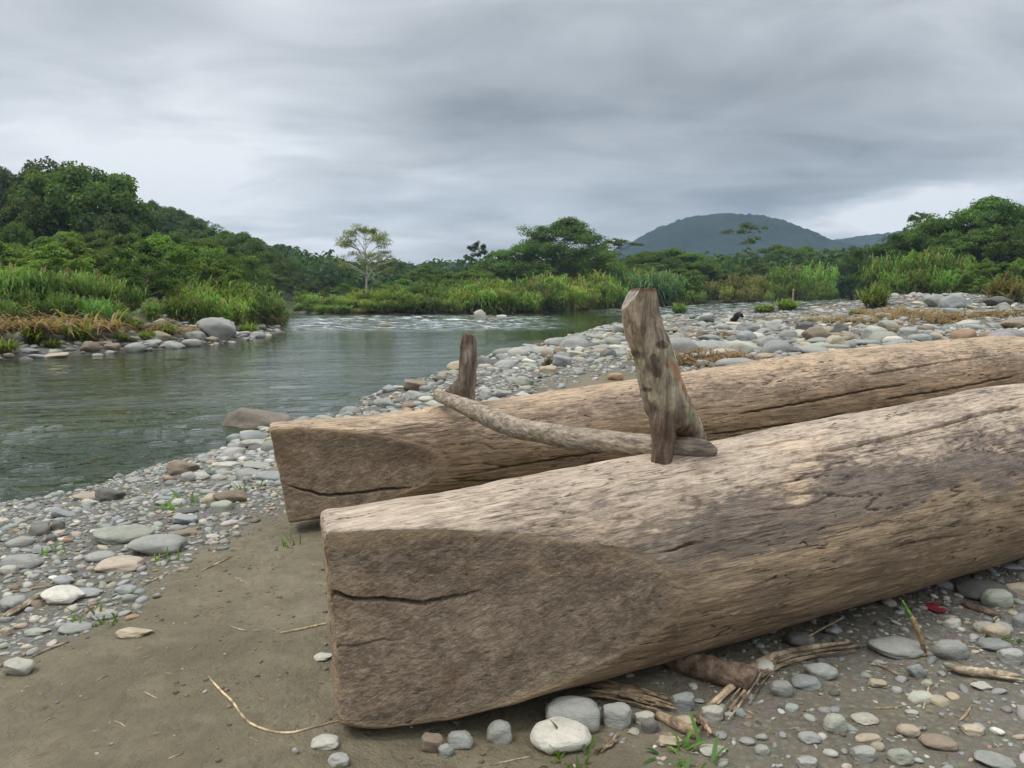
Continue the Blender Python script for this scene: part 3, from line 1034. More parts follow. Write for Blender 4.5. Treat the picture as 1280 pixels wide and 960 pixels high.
def bundle(pix, n, spread, rad, col, label, name, seed, main=None):
    """splintered drift wood: one main stem and strands of torn grain as parts"""
    rng = np.random.default_rng(seed)
    base = [ground_hit(*p) for p in pix]
    root = bpy.data.objects.new(name, None)
    C.objects.link(root)
    root.location = base[0]
    for k in range(n):
        off = rng.normal(0, spread, 2)
        l0, l1 = sorted(rng.uniform(0, 1, 2)) if k else (0, 1)
        if l1 - l0 < 0.35:
            l0, l1 = max(0, l0 - .25), min(1, l1 + .25)
        S = np.linspace(0, 1, len(base))
        arr = np.array([list(p) for p in base])
        ss = np.linspace(l0, l1, 6)
        pts = np.stack([np.interp(ss, S, arr[:, i]) for i in range(3)], 1)
        fan = 1 + 1.2 * abs(ss - 0.5)
        r = (main or rad) if k == 0 else rad * rng.uniform(0.45, 1.1)
        pts[:, 0] += off[0] * fan + rng.normal(0, .004, 6)
        pts[:, 1] += off[1] * fan + rng.normal(0, .004, 6)
        pts[:, 2] += r * 0.8 + abs(rng.normal(0, spread * 0.45)) + (0 if k == 0 else (main or rad) * 0.4)
        Vt, Qt, Tt = tube(pts, r * np.array([.5, .9, 1, 1, .8, .3]), 7, True, 12, seed + k, 0.25)
        me = make_mesh('strand', Vt - np.array(base[0]), [Qt, Tt], True, m_drift)
        c = np.array(col) * rng.uniform(0.7, 1.2)
        set_col(me, lerpc(c * 0.6, c * 1.15, sst(-.5, .5, fbm(Vt * 40, 2, seed + k))))
        link('stem' if k == 0 else 'strand', me, root)
    tag(root, label, 'driftwood')
    return root


bundle([(898, 890), (925, 862), (950, 838), (985, 824), (1030, 815), (1078, 808)], 26, 0.017, 0.0052, (0.36, 0.275, 0.19),
       'torn forked driftwood branch with stringy splintered left end below the nearer log', 'driftwood_branch', 41, 0.015)
bundle([(728, 866), (760, 868), (795, 874), (835, 884)], 20, 0.018, 0.0065, (0.38, 0.28, 0.18),
       'split brown bundle of driftwood wedged under the nearer log behind the white stone', 'driftwood_bundle', 43, 0.014)
bundle([(1188, 840), (1215, 845), (1250, 850), (1282, 853)], 7, 0.010, 0.007, (0.52, 0.42, 0.30),
       'pale peeling strip of driftwood at the right edge among pebbles', 'driftwood_strip', 47, 0.016)
bundle([(0, 778), (22, 766), (40, 756), (55, 747)], 5, 0.014, 0.008, (0.46, 0.37, 0.27),
       'splintered pale wood pieces at the left edge among pebbles', 'driftwood_bundle', 48, 0.012)
bundle([(752, 944), (762, 934), (775, 925)], 5, 0.008, 0.004, (0.34, 0.26, 0.18),
       'little heap of wood splinters right of the big white stone', 'wood_splinters', 49, 0.006)
bundle([(872, 898), (878, 910), (884, 922)], 6, 0.008, 0.005, (0.30, 0.22, 0.15),
       'frayed brown root end between the short stick and the pale round stone', 'root_end', 50, 0.009)
stick([(826, 826), (862, 840), (900, 852), (938, 862), (941, 863)], [.044, .045, .046, .045, .040], (0.205, 0.145, 0.105), 'thick reddish brown log stub poking out from under the nearer log', 'log stub', 'log_stub', 18, 30, 0.045, 51)
stick([(822, 897), (845, 910), (871, 923)], [.014, .018, .017], (0.36, 0.27, 0.19), 'short smooth stick resting by the green blades in the foreground', 'stick', 'stick', 10, 10, 0.06, 52)
stick([(261, 847), (275, 863), (292, 880), (300, 892), (318, 908), (335, 914), (358, 917), (395, 909), (430, 900)], [.003, .0035, .004, .004, .004, .004, .0035, .003, .0025], (0.62, 0.49, 0.31), 'long thin curved straw twig on the bare sand', 'twig', 'twig', 6, 40, 0.15, 53)
stick([(351, 792), (378, 787), (408, 780)], [.004, .005, .004], (0.52, 0.42, 0.25), 'straight tan straw on the sand left of the nearer log end', 'straw', 'straw', 6, 8, 0.05, 54)
stick([(288, 783), (300, 787), (309, 789)], [.002, .0025, .002], (0.50, 0.40, 0.26), 'tiny bent straw on the bare sand above the long twig', 'straw', 'straw', 6, 8, 0.05, 55)
stick([(252, 714), (270, 706), (290, 696)], [.004, .005, .003], (0.44, 0.35, 0.24), 'slanting straw on the sand edge right of the pinkish oval stone', 'straw', 'straw', 6, 8, 0.05, 56)
stick([(180, 732), (196, 724), (212, 716)], [.004, .005, .004], (0.42, 0.34, 0.24), 'short straw below the pinkish oval stone', 'straw', 'straw', 6, 8, 0.05, 57)
stick([(188, 700), (210, 694), (236, 684)], [.006, .007, .006], (0.25, 0.17, 0.11), 'brown stick lying against the big domed grey stone', 'stick', 'stick', 7, 8, 0.08, 58)
stick([(10, 742), (40, 737), (66, 733)], [.005, .006, .004], (0.40, 0.30, 0.2), 'thin stick above the pale speckled slab at left', 'stick', 'stick', 7, 8, 0.08, 59)
stick([(40, 822), (62, 812), (86, 803)], [.004, .006, .004], (0.45, 0.38, 0.28), 'flat grey straw at the edge between pebbles and sand', 'straw', 'straw', 6, 8, 0.05, 60)
stick([(103, 770), (112, 762), (121, 757)], [.005, .006, .004], (0.33, 0.21, 0.14), 'short reddish splinter left of the angular grey stone', 'splinter', 'splinter', 6, 6, 0.05, 61)
stick([(1092, 886), (1110, 886), (1128, 883)], [.003, .004, .003], (0.50, 0.38, 0.22), 'straw lying between pebbles right of the torn branch', 'straw', 'straw', 6, 6, 0.05, 62)
stick([(1154, 887), (1158, 872), (1163, 850)], [.003, .004, .003], (0.52, 0.40, 0.24), 'upright looking straw right of the flat tan stone', 'straw', 'straw', 6, 6, 0.05, 63)
stick([(1194, 905), (1206, 896), (1214, 883)], [.003, .005, .003], (0.38, 0.27, 0.18), 'bent brown twig above the reddish stone', 'twig', 'twig', 6, 8, 0.05, 64)
stick([(1088, 828), (1110, 838), (1134, 851)], [.006, .007, .005], (0.34, 0.26, 0.18), 'brown stick below the long grey stone', 'stick', 'stick', 7, 8, 0.08, 65)
stick([(1202, 757), (1225, 765), (1250, 773)], [.010, .014, .012], (0.24, 0.17, 0.12), 'dark stick among the cobbles below the nearer log at right', 'stick', 'stick', 8, 8, 0.1, 66)
stick([(1010, 812), (1030, 800), (1052, 788)], [.003, .004, .003], (0.46, 0.36, 0.22), 'long straw leaning over the torn branch', 'straw', 'straw', 6, 6, 0.05, 67, lift=0.05)
stick([(1116, 818), (1140, 822), (1158, 820)], [.006, .008, .006], (0.36, 0.26, 0.17), 'flat wood sliver under the upright reed', 'splinter', 'splinter', 6, 6, 0.1, 68)
stick([(613, 957), (640, 951), (665, 946)], [.002, .003, .002], (0.5, 0.4, 0.26), 'thin straw at the bottom edge left of the big white stone', 'straw', 'straw', 6, 8, 0.05, 69)
# short stray straws scattered on the sand
rng = np.random.default_rng(5)
for (px, py, where) in [(220, 945, 'at the bottom edge, left of the long twig end'), (318, 925, 'just below the long curved twig'), (150, 905, 'in the lower left corner of the sand'), (275, 760, 'in the middle of the bare sand'), (240, 810, 'above the start of the long twig'),
                    (340, 760, 'above the straight tan straw'), (190, 870, 'left of the long curved twig'), (60, 900, 'near the left picture edge'), (128, 848, 'below the flat sunken tan slab'), (330, 703, 'close to the farther log end'), (300, 725, 'right of the big domed stone')]:
    L_ = rng.uniform(8, 22); an = rng.uniform(-0.6, 0.6)
    o = stick([(px - L_ / 2, py + L_ * an / 2), (px, py + rng.uniform(-1, 1)), (px + L_ / 2, py - L_ * an / 2)], [.0012, .0022, .0012], (0.5, 0.4, 0.26), 'short broken straw on the sand ' + where, 'straw', 'straw', 5, 5, 0.05, int(px), group='short straws on the bare sand')
# upright reed with green tip
o = bpy.data.objects.new('broken_reed', None); C.objects.link(o)
g = ground_hit(1157, 818)
o.location = g
tp = [Vector((0, 0, 0)), P(1148, 790, g.y) - g, P(1139, 770, g.y) - g]
Vt, Qt, Tt = tube(tp, [.008, .010, .008], 8, True, 8, 3, 0.1)
me = make_mesh('reed_stem', Vt, [Qt, Tt], True, m_drift); set_col(me, np.tile([0.30, 0.21, 0.12], (len(Vt), 1)))
link('stem', me, o)
tp = [P(1139, 770, g.y) - g, P(1133, 760, g.y) - g, P(1128, 750, g.y) - g]
Vt, Qt, Tt = tube(tp, [.006, .006, .002], 6, True, 6, 3, 0.05)
me = make_mesh('reed_tip', Vt, [Qt, Tt], True, m_drift); set_col(me, np.tile([0.16, 0.36, 0.05], (len(Vt), 1)))
link('leaf', me, o)
tag(o, 'broken brown reed with a bright green tip leaning by the long grey stone', 'reed')

# ------------------------------------------------------------------ stones
def ico(sub):
    import bmesh
    bm = bmesh.new()
    bmesh.ops.create_icosphere(bm, subdivisions=sub, radius=1)
    V = np.array([v.co[:] for v in bm.verts])
    T = np.array([[v.index for v in f.verts] for f in bm.faces])
    bm.free()
    return V, T


ICO = {1: ico(1), 2: ico(2), 3: ico(3), 4: ico(4)}
WARM = np.array([1.03, 1.0, 0.93])


def stone_shape(sub, seed, angular=0.3):
    V, T = ICO[sub]
    rng = np.random.default_rng(seed)
    V = V.copy()
    # super-ellipsoid, then a few planed facets and low noise
    e = rng.uniform(0.78, 1.0)
    V = np.sign(V) * np.abs(V) ** e
    V = V / np.linalg.norm(V, axis=1).mean()
    V[:, 0] *= 1 + rng.uniform(-0.22, 0.22) * V[:, 1]
    V[:, 2] *= 1 + rng.uniform(-0.25, 0.25) * V[:, 0]
    for _ in range(5 + int(angular * 8)):
        n = rng.normal(size=3); n /= np.linalg.norm(n)
        c = rng.uniform(0.66, 0.95) - 0.12 * angular
        d = V @ n - c
        V = V - np.where(d > 0, d * (0.5 + 0.5 * angular), 0)[:, None] * n
    V = V * (1 + 0.10 * fbm(V * 1.1 + seed, 2, seed) + (0.055 * fbm(V * 3.2 + seed, 3, seed + 3) if sub > 2 else 0))[:, None]
    V /= np.abs(V).max(0)
    return V, T


def stone_mat(name, per_object):
    m, t, b = new_mat(name)
    if per_object:
        oi = t.add('ShaderNodeObjectInfo')
        base = oi.outputs['Color']
        tc = t.add('ShaderNodeTexCoord')
        geo = t.add('ShaderNodeNewGeometry')
        pos = geo.outputs['Position']
    else:
        base = t.attr('col', 'Color')
        geo = t.add('ShaderNodeNewGeometry')
        pos = geo.outputs['Position']
    n1 = t.noise(pos, 9, 5, 0.6, 0.5)
    n2 = t.noise(pos, 120, 3, 0.7)
    n3 = t.noise(t.mul(pos, (1, 1, 3)), 30, 4, 0.6, 1.0)
    k = t.math('ADD', 0.30, t.math('ADD', t.math('MULTIPLY', n1, 0.75), t.math('MULTIPLY', n3, 0.70)))
    cv = t.vmath('SCALE', base); t.link(k, cv.node.inputs['Scale'])
    col = t.mix(t.smooth(n2, 0.60, 0.72, 0, 0.45), cv, t.mix(1.0, cv, (1.5, 1.48, 1.42), 'MULTIPLY'))
    col = t.mix(t.smooth(n2, 0.40, 0.28, 0, 0.5), col, t.mix(1.0, cv, (0.5, 0.48, 0.46), 'MULTIPLY'))
    # dried silt on the stones
    col = t.mix(t.smooth(n1, 0.52, 0.70, 0, 0.38), col, (0.26, 0.215, 0.15))
    t.link(col, b.inputs['Base Color'])
    b.inputs['Roughness'].default_value = 0.72
    b.inputs['Specular IOR Level'].default_value = 0.35
    t.link(t.bump(t.math('ADD', n3, t.math('MULTIPLY', n2, 0.5)), 0.6, 0.008), b.inputs['Normal'])
    return m


m_stone = stone_mat('river_stone', True)
m_peb = stone_mat('pebble_mix', False)
PAL = {'grey': (.30, .305, .295), 'pale': (.41, .40, .36), 'bluish grey': (.255, .272, .278), 'dark grey': (.135, .135, .13), 'tan': (.39, .335, .255),
       'pinkish': (.46, .39, .32), 'brown': (.235, .19, .145), 'greenish grey': (.30, .315, .27), 'white': (.58, .56, .51), 'rusty': (.33, .22, .14), 'sandy': (.165, .137, .088)}
SHAPES = {}
for k in range(10):
    for sub in (3, 4):
        V_, T_ = stone_shape(sub, 500 + k, 0.2 if k < 5 else 0.85)
        SHAPES[(k, sub)] = make_mesh('stone', V_, [T_], True, m_stone)
SHAPES[('oval', 4)] = make_mesh('stone', *[[v] if i else v for i, v in enumerate(stone_shape(4, 777, 0.0))], True, m_stone)
PLACED = []          # (x, y, radius) of the stones already lying there
LAND = []            # landmarks others are described by: (px, py, reference)
stone_rng = np.random.default_rng(77)


def put_stone(loc, dims, colour, name='stone', sub=3, shape=None, rot=None, tilt=0.0):
    k = int(stone_rng.integers(0, 10)) if shape is None else shape
    o = bpy.data.objects.new(name, SHAPES[(k, sub)])
    C.objects.link(o)
    o.location = loc
    o.scale = dims
    o.rotation_euler = (tilt * stone_rng.normal(), tilt * stone_rng.normal(), stone_rng.uniform(-0.35, 0.35) if rot is None else rot)
    c = np.array(PAL[colour]) * WARM * stone_rng.uniform(0.88, 1.12)
    o.color = (*c, 1)
    return o


def place_box(x0, y0, x1, y1, colour, label, cat='stone', ref=None, name=None, group=None, water=False, shape=None):
    """a stone seen in the photograph between these pixels, laid on the ground where it lies"""
    cx, cy = (x0 + x1) / 2, (y0 + y1) / 2
    g = ground_hit(cx, y1 - 0.22 * (y1 - y0))
    D_ = g.y
    w = (x1 - x0) / F * D_ / math.cos(PITCH)
    el = math.atan2(CAMZ - g.z, D_)
    Hs = (y1 - y0) / F * D_
    d = (0.5 if water else 0.75) * w
    h = (Hs - d * math.sin(el) * 0.8) / math.cos(el) / 0.78
    h = min(max(h, 0.26 * w), 1.0 * w)
    if Hs < d * math.sin(el):
        d = max(0.45 * w, Hs / math.sin(el) * 0.8)
    c = ground_hit(cx, cy + 0.12 * (y1 - y0))
    if shape is None:
        if any(w_ in label for w_ in ('round', 'oval', 'cobble', 'domed', 'smooth', 'pebble')):
            shape = int(stone_rng.integers(0, 5))
        elif any(w_ in label for w_ in ('angular', 'slab', 'block', 'shard', 'wedge')):
            shape = int(stone_rng.integers(5, 10))
    loc = Vector((c.x, c.y, max(hh(c.x, c.y), (float(zwater(c.x, c.y)) - 0.1) if water else -9) + 0.26 * h))
    o = put_stone(loc, (w / 2, d / 2, h / 2), colour, name or 'stone', 4, shape, rot=stone_rng.uniform(-0.15, 0.15))
    tag(o, label, cat, group)
    PLACED.append((loc.x, loc.y, math.sqrt(w * d) / 2))
    LAND.append((cx, cy, ref))
    return o


S = place_box
# left beach
wb_ = S(273, 512, 368, 545, 'brown', 'large wet brown boulder half in the water beside the farther log end', 'boulder', 'the wet boulder', 'boulder', water=True)
wb_.scale.z *= 1.5
wb_.scale.y *= 1.25
wb_.location.z += 0.015
wb_.color = (.19, .16, .125, 1)
S(203, 576, 248, 600, 'brown', 'brown rock at the waterline left of the farther log', 'rock', 'the brown waterline rock')
S(225, 591, 249, 606, 'grey', 'small round grey stone leaning on the brown waterline rock')
S(91, 614, 132, 628, 'tan', 'flat tan stone at the waterline beside a dark slanted slab', 'stone', 'the flat tan shore stone')
S(115, 610, 156, 634, 'dark grey', 'dark slanted slab standing at the waterline', 'slab', 'the dark slanted slab')
S(64, 652, 82, 667, 'dark grey', 'dark round pebble near the water at left', 'pebble')
S(57, 670, 72, 681, 'dark grey', 'dark oval pebble left of the long olive stone', 'pebble')
S(113, 656, 193, 682, 'greenish grey', 'long flat olive grey stone on the pebble beach', 'stone', 'the long olive stone')
S(161, 667, 234, 698, 'grey', 'big domed grey stone half buried at the edge of the sand', 'stone', 'the big domed stone')
S(120, 694, 181, 718, 'pinkish', 'pale pinkish oval stone lying on the pebble beach', 'stone', 'the pinkish oval stone')
S(50, 729, 114, 761, 'white', 'pale speckled slab with a blue grey stone at its right', 'slab', 'the pale speckled slab')
S(92, 733, 132, 749, 'bluish grey', 'flat blue grey stone against the pale speckled slab')
S(0, 692, 53, 718, 'grey', 'broad flat grey stone at the left edge of the picture', 'stone', 'the broad flat stone')
S(0, 707, 23, 723, 'pale', 'pale stone in front of the broad flat grey stone at left')
S(65, 718, 97, 735, 'bluish grey', 'dark blue stone above the pale speckled slab')
S(114, 761, 147, 778, 'grey', 'angular grey stone where the pebbles meet the sand', 'stone', 'the angular grey stone')
S(137, 787, 192, 799, 'tan', 'flat tan slab sunk in the bare sand', 'slab')
S(0, 754, 13, 771, 'dark grey', 'dark round stone cut by the left edge of the picture')
S(0, 781, 15, 802, 'tan', 'round tan stone cut by the left edge of the picture')
S(26, 785, 63, 796, 'greenish grey', 'flat pale green stone near the left edge')
S(0, 823, 44, 852, 'pale', 'pale flat slab at the sand edge in the left corner', 'slab', 'the left corner slab')
S(266, 611, 312, 635, 'brown', 'reddish brown stone half buried beside the grass tuft', 'stone', 'the reddish buried stone')
S(211, 643, 248, 660, 'bluish grey', 'dark blue grey stone right of the long olive stone', 'stone', 'the dark blue stone')
S(211, 656, 231, 668, 'grey', 'round grey pebble just under the dark blue grey stone', 'pebble')
S(256, 667, 275, 676, 'pale', 'pale oval pebble by the sand edge under the farther log', 'pebble')
S(77, 672, 92, 680, 'rusty', 'small rusty orange pebble on the left beach', 'pebble')
S(38, 682, 66, 694, 'bluish grey', 'flat bluish pebble above the broad flat stone', 'pebble')
S(230, 590, 262, 604, 'pale', 'flat pale stone between waterline rock and farther log')
S(262, 576, 300, 590, 'pale', 'flat pale grey stone left of the farther log end')
S(300, 548, 335, 562, 'pale', 'pale shore stone just behind the large wet boulder end')
S(388, 815, 417, 827, 'pale', 'flat pale shard on the sand beside the nearer log end', 'shard')
S(387, 917, 426, 938, 'pale', 'pale oval stone on the sand below the long twig', 'stone', 'the pale sand stone')
S(408, 941, 438, 962, 'grey', 'grey stone cut by the bottom edge left of centre')
S(364, 934, 374, 946, 'grey', 'lone small grey pebble on the sand left of the pale oval stone', 'pebble')
# under the nearer log
S(657, 897, 743, 949, 'white', 'large white oval stone in the foreground', 'stone', 'the big white stone', shape='oval')
S(678, 871, 754, 926, 'grey', 'large grey stone behind the white oval stone', 'stone', 'the grey stone behind it')
S(520, 918, 556, 949, 'brown', 'brownish block shaped stone under the nearer log end', 'stone', 'the brownish block')
S(557, 914, 593, 943, 'grey', 'round grey stone between the brownish block and the upright stone')
S(546, 930, 568, 950, 'grey', 'small grey pebble under the round grey stone', 'pebble')
S(606, 903, 642, 937, 'grey', 'upright grey stone left of the white oval stone', 'stone', 'the upright grey stone')
S(749, 879, 791, 920, 'grey', 'angular grey stone right of the white oval stone', 'stone', 'the angular cobble')
S(790, 888, 819, 910, 'pale', 'pale round stone perched between the grey cobbles')
S(799, 898, 824, 922, 'dark grey', 'dark round cobble left of the short smooth stick', 'cobble')
S(836, 866, 869, 896, 'bluish grey', 'blue grey cobble behind the short smooth stick', 'cobble')
S(873, 881, 905, 908, 'pale', 'pale round cobble at the torn branch end', 'cobble', 'the pale round cobble')
S(838, 893, 871, 914, 'tan', 'tan stone behind the short smooth stick')
S(816, 918, 854, 937, 'tan', 'flat tan stone sunk behind the green blades')
S(866, 929, 911, 947, 'pale', 'long pale flat stone right of the green blades')
S(903, 890, 917, 903, 'greenish grey', 'small greenish pebble beside the pale round cobble', 'pebble')
S(980, 790, 1017, 815, 'dark grey', 'dark round cobble in the shade of the nearer log', 'cobble')
S(1081, 795, 1157, 824, 'grey', 'large long grey stone lying by the broken reed', 'stone', 'the large long grey stone')
S(1004, 827, 1047, 854, 'grey', 'grey oval stone under the torn branch', 'stone', 'the oval under the branch')
S(987, 843, 1026, 865, 'bluish grey', 'speckled blue grey oval stone under the torn branch')
S(962, 852, 990, 877, 'grey', 'grey stone in the crook of the torn branch')
S(1167, 801, 1207, 832, 'grey', 'angular grey cobble right of the broken reed', 'cobble', 'the angular right cobble')
S(1132, 829, 1157, 854, 'bluish grey', 'small blue grey stone below the broken reed')
S(1192, 728, 1264, 751, 'dark grey', 'long dark stone against the nearer log at right', 'stone', 'the long dark stone')
S(1226, 738, 1263, 767, 'greenish grey', 'round olive cobble in front of the long dark stone', 'cobble')
S(1252, 728, 1290, 755, 'tan', 'tan cobble behind the round olive cobble at the right edge', 'cobble')
S(1226, 779, 1262, 803, 'tan', 'rounded tan cobble near the right edge', 'cobble', 'the rounded tan cobble')
S(1217, 777, 1247, 797, 'grey', 'grey cobble behind the rounded tan cobble', 'cobble')
S(1245, 810, 1278, 836, 'grey', 'round grey cobble at the right edge', 'cobble', 'the right edge cobble')
S(1264, 768, 1288, 792, 'bluish grey', 'blue grey cobble cut by the right edge', 'cobble')
S(1222, 797, 1262, 818, 'bluish grey', 'flat blue grey cobble under the rounded tan one', 'cobble')
S(1082, 848, 1109, 863, 'tan', 'flat tan stone alone on the sand below the long grey stone')
S(1027, 894, 1058, 922, 'greenish grey', 'greenish stone in the lower right foreground', 'stone', 'the greenish stone')
S(1064, 890, 1099, 908, 'pale', 'flat pale stone right of the greenish stone')
S(997, 914, 1026, 933, 'grey', 'grey oval stone below the greenish stone')
S(1066, 918, 1103, 929, 'tan', 'long tan stone in the lower right foreground')
S(1061, 931, 1095, 957, 'grey', 'round grey stone near the bottom edge below the long tan stone', 'stone', 'the round bottom stone')
S(993, 944, 1022, 965, 'grey', 'grey stone cut by the bottom edge right of the green blades')
S(1109, 936, 1142, 962, 'greenish grey', 'greenish oval stone at the bottom edge')
S(1120, 905, 1149, 925, 'tan', 'tan stone left of the reddish stone in the lower right')
S(1149, 916, 1195, 940, 'brown', 'reddish brown stone in the lower right foreground', 'stone', 'the reddish stone')
S(1200, 904, 1229, 923, 'tan', 'smooth tan stone right of the reddish stone')
S(1217, 938, 1272, 962, 'grey', 'large grey stone at the bottom right corner', 'stone', 'the bottom right stone')
S(942, 931, 962, 946, 'greenish grey', 'pale green pebble right of the long pale flat stone', 'pebble')
S(1130, 886, 1148, 896, 'pale', 'pale oval pebble beside the upright straw', 'pebble')
S(1212, 850, 1240, 864, 'pale', 'pale green stone below the peeling strip of driftwood')
# the bar beyond the logs
S(1001, 412, 1041, 438, 'brown', 'large brown boulder just beyond the farther log', 'boulder', 'the brown boulder', 'boulder')
S(1031, 423, 1054, 438, 'tan', 'tan boulder leaning on the brown boulder', 'boulder', name='boulder')
S(919, 406, 949, 420, 'bluish grey', 'upper pale blue boulder of a pair on the bar', 'boulder', 'the pale blue pair', 'boulder')
S(919, 417, 946, 433, 'bluish grey', 'lower pale blue boulder of a pair on the bar', 'boulder', name='boulder')
S(946, 424, 977, 440, 'grey', 'grey boulder right of the pale blue pair', 'boulder', 'the grey bar boulder', 'boulder')
S(893, 450, 943, 468, 'grey', 'long flat grey stone behind the farther log near the brown grass', 'stone', 'the long flat grey stone')
S(1175, 374, 1206, 393, 'bluish grey', 'rounded blue grey boulder high on the bar, right of its twin', 'boulder', 'the twin boulders', 'boulder')
S(1154, 372, 1186, 390, 'grey', 'grey boulder high on the bar, left of its twin', 'boulder', name='boulder')
S(1227, 373, 1264, 388, 'dark grey', 'dark wedge shaped boulder high on the bar at right', 'boulder', 'the dark wedge boulder', 'boulder')
S(1256, 369, 1290, 382, 'white', 'white boulder high on the bar at the right edge', 'boulder', name='boulder')
S(1252, 401, 1292, 416, 'brown', 'brown grey boulder at the right edge above the farther log', 'boulder', 'the right edge boulder', 'boulder')
S(1134, 420, 1163, 433, 'grey', 'smooth grey stone right above the farther log')
S(1121, 412, 1146, 427, 'grey', 'grey stone behind the smooth grey stone at the farther log')
S(1103, 423, 1127, 437, 'white', 'pale whitish stone left of the smooth grey stone', 'stone', 'the whitish stone')
S(993, 405, 1017, 420, 'dark grey', 'dark stone above the large brown boulder')
S(1040, 407, 1060, 425, 'dark grey', 'dark blue stone right of the brown boulder')
S(1075, 414, 1093, 430, 'grey', 'upright grey stone on the bar left of the whitish stone')
S(499, 477, 535, 494, 'brown', 'flat brown rock at the water beyond the farther log', 'rock', 'the flat brown shore rock')
S(540, 471, 560, 480, 'dark grey', 'dark stone at the water left of the thin post')
S(671, 459, 698, 474, 'tan', 'rounded tan stone on the bar left of the sandy patch', 'stone', 'the rounded tan bar stone')
S(686, 447, 715, 466, 'bluish grey', 'bluish slab on the bar above the sandy patch', 'slab', 'the bluish slab')
S(702, 440, 730, 452, 'pale', 'pale flat stone above the bluish slab')
S(639, 473, 668, 490, 'greenish grey', 'greenish stone left of the sandy patch', 'stone', 'the greenish bar stone')
S(643, 491, 668, 502, 'pale', 'flat pale stone just behind the farther log')
S(606, 498, 635, 512, 'pale', 'pale angular stone touching the farther log right of the thin post', 'stone', 'the pale angular stone')
S(595, 490, 620, 507, 'grey', 'grey stone right of the thin post foot')
S(761, 421, 787, 434, 'grey', 'grey boulder left of the forked post top', 'boulder', 'the boulder by the post', 'boulder')
S(688, 436, 712, 447, 'brown', 'tan brown stone beside the water on the bar')
S(465, 499, 496, 515, 'grey', 'grey stone by the water behind the farther log end', 'stone', 'the grey shore stone')
S(759, 468, 779, 479, 'rusty', 'orange tan stone on the sandy patch left of the forked post')
S(855, 413, 872, 422, 'rusty', 'orange brown stone near the brown dry grass')
# left bank and in the river
S(246, 402, 300, 430, 'grey', 'big pale grey boulder on the opposite bank', 'boulder', 'the big opposite boulder', 'boulder', shape=7)
S(230, 417, 257, 430, 'grey', 'smaller grey boulder left of the big opposite boulder', 'boulder', name='boulder')
S(370, 409, 386, 415, 'dark grey', 'dark rock in the rapids, nearest the far end of the green bank', 'rock', water=True)
S(344, 413, 358, 421, 'dark grey', 'dark rock in the water at the tip of the left bank', 'rock', water=True)
S(378, 416, 396, 422, 'dark grey', 'flat dark rock in the rapids in front of another', 'rock', water=True)
S(413, 415, 425, 421, 'dark grey', 'small dark rock alone in the river', 'rock', water=True)
S(468, 403, 496, 411, 'brown', 'flat purplish rock in the middle of the rapids', 'rock', water=True)
S(591, 387, 608, 403, 'pale', 'pale pointed boulder standing in the river near the far bank', 'boulder', 'the pointed river boulder', 'boulder', water=True)
S(607, 396, 625, 402, 'brown', 'low dark rock right of the pointed river boulder', 'rock', water=True)
S(619, 393, 634, 400, 'white', 'small white rock right of the pointed river boulder', 'rock', water=True)

# --- the rest of the stones
rng = np.random.default_rng(2024)
cell = 0.25
gridh = {}


def g_add(x, y, r):
    gridh.setdefault((int(math.floor(x / cell)), int(math.floor(y / cell))), []).append((x, y, r))


BIGR = []
for (x, y, r) in PLACED:
    BIGR.append((x, y, r))
BIGA = np.array(BIGR)


def free(x, y, r, k=0.80):
    ci, cj = int(math.floor(x / cell)), int(math.floor(y / cell))
    for i in (-1, 0, 1):
        for j in (-1, 0, 1):
            for (a, b_, s) in gridh.get((ci + i, cj + j), ()):
                if (a - x) ** 2 + (b_ - y) ** 2 < (k * (r + s)) ** 2:
                    return False
    return True


names = list(PAL)
prob = np.array([.38, .14, .16, .07, .065, .02, .045, .09, .02, .01, 0])
ST = []       # x, y, radius, flatness, colour index


def scatter(n, sampler, rmin, rmax, power, lim):
    global cell, gridh
    cell = rmax * 2.2
    gridh = {}
    for (x, y, r, *_) in ST:
        if r < rmax * 1.5:
            g_add(x, y, r)
    xs, ys = sampler(n * 6)
    d = sdist(xs, ys)
    g = gravel_density(xs, ys, d)
    ok = (rng.uniform(size=len(xs)) < g) & (d > lim[0]) & (d < lim[1])
    xs, ys, d = xs[ok][:n * 3], ys[ok][:n * 3], d[ok][:n * 3]
    rs = rmin * (rmax / rmin) ** (rng.uniform(size=len(xs)) ** power)
    o_ = np.argsort(-rs)
    cnt = 0
    big2 = np.array([(a, b_, r) for (a, b_, r, *_) in ST if r >= rmax * 1.5] + BIGR)
    if len(xs):
        dd = np.sqrt((xs[:, None] - big2[None, :, 0]) ** 2 + (ys[:, None] - big2[None, :, 1]) ** 2) - big2[None, :, 2] * 0.9
        clear = dd.min(1)
    for i in o_:
        if cnt >= n:
            break
        r = rs[i]
        if clear[i] < 0.7 * r or not free(xs[i], ys[i], r):
            continue
        g_add(xs[i], ys[i], r)
        ST.append((xs[i], ys[i], r, rng.uniform(0.30, 0.72), rng.choice(11, p=prob)))
        cnt += 1


def polar(y0, y1, a0=-0.70, a1=0.70):
    def f(n):
        y = y0 * (y1 / y0) ** rng.uniform(size=n)
        return y * rng.uniform(a0, a1, n), y
    return f


def box(x0, x1, y0, y1):
    return lambda n: (rng.uniform(x0, x1, n), rng.uniform(y0, y1, n))


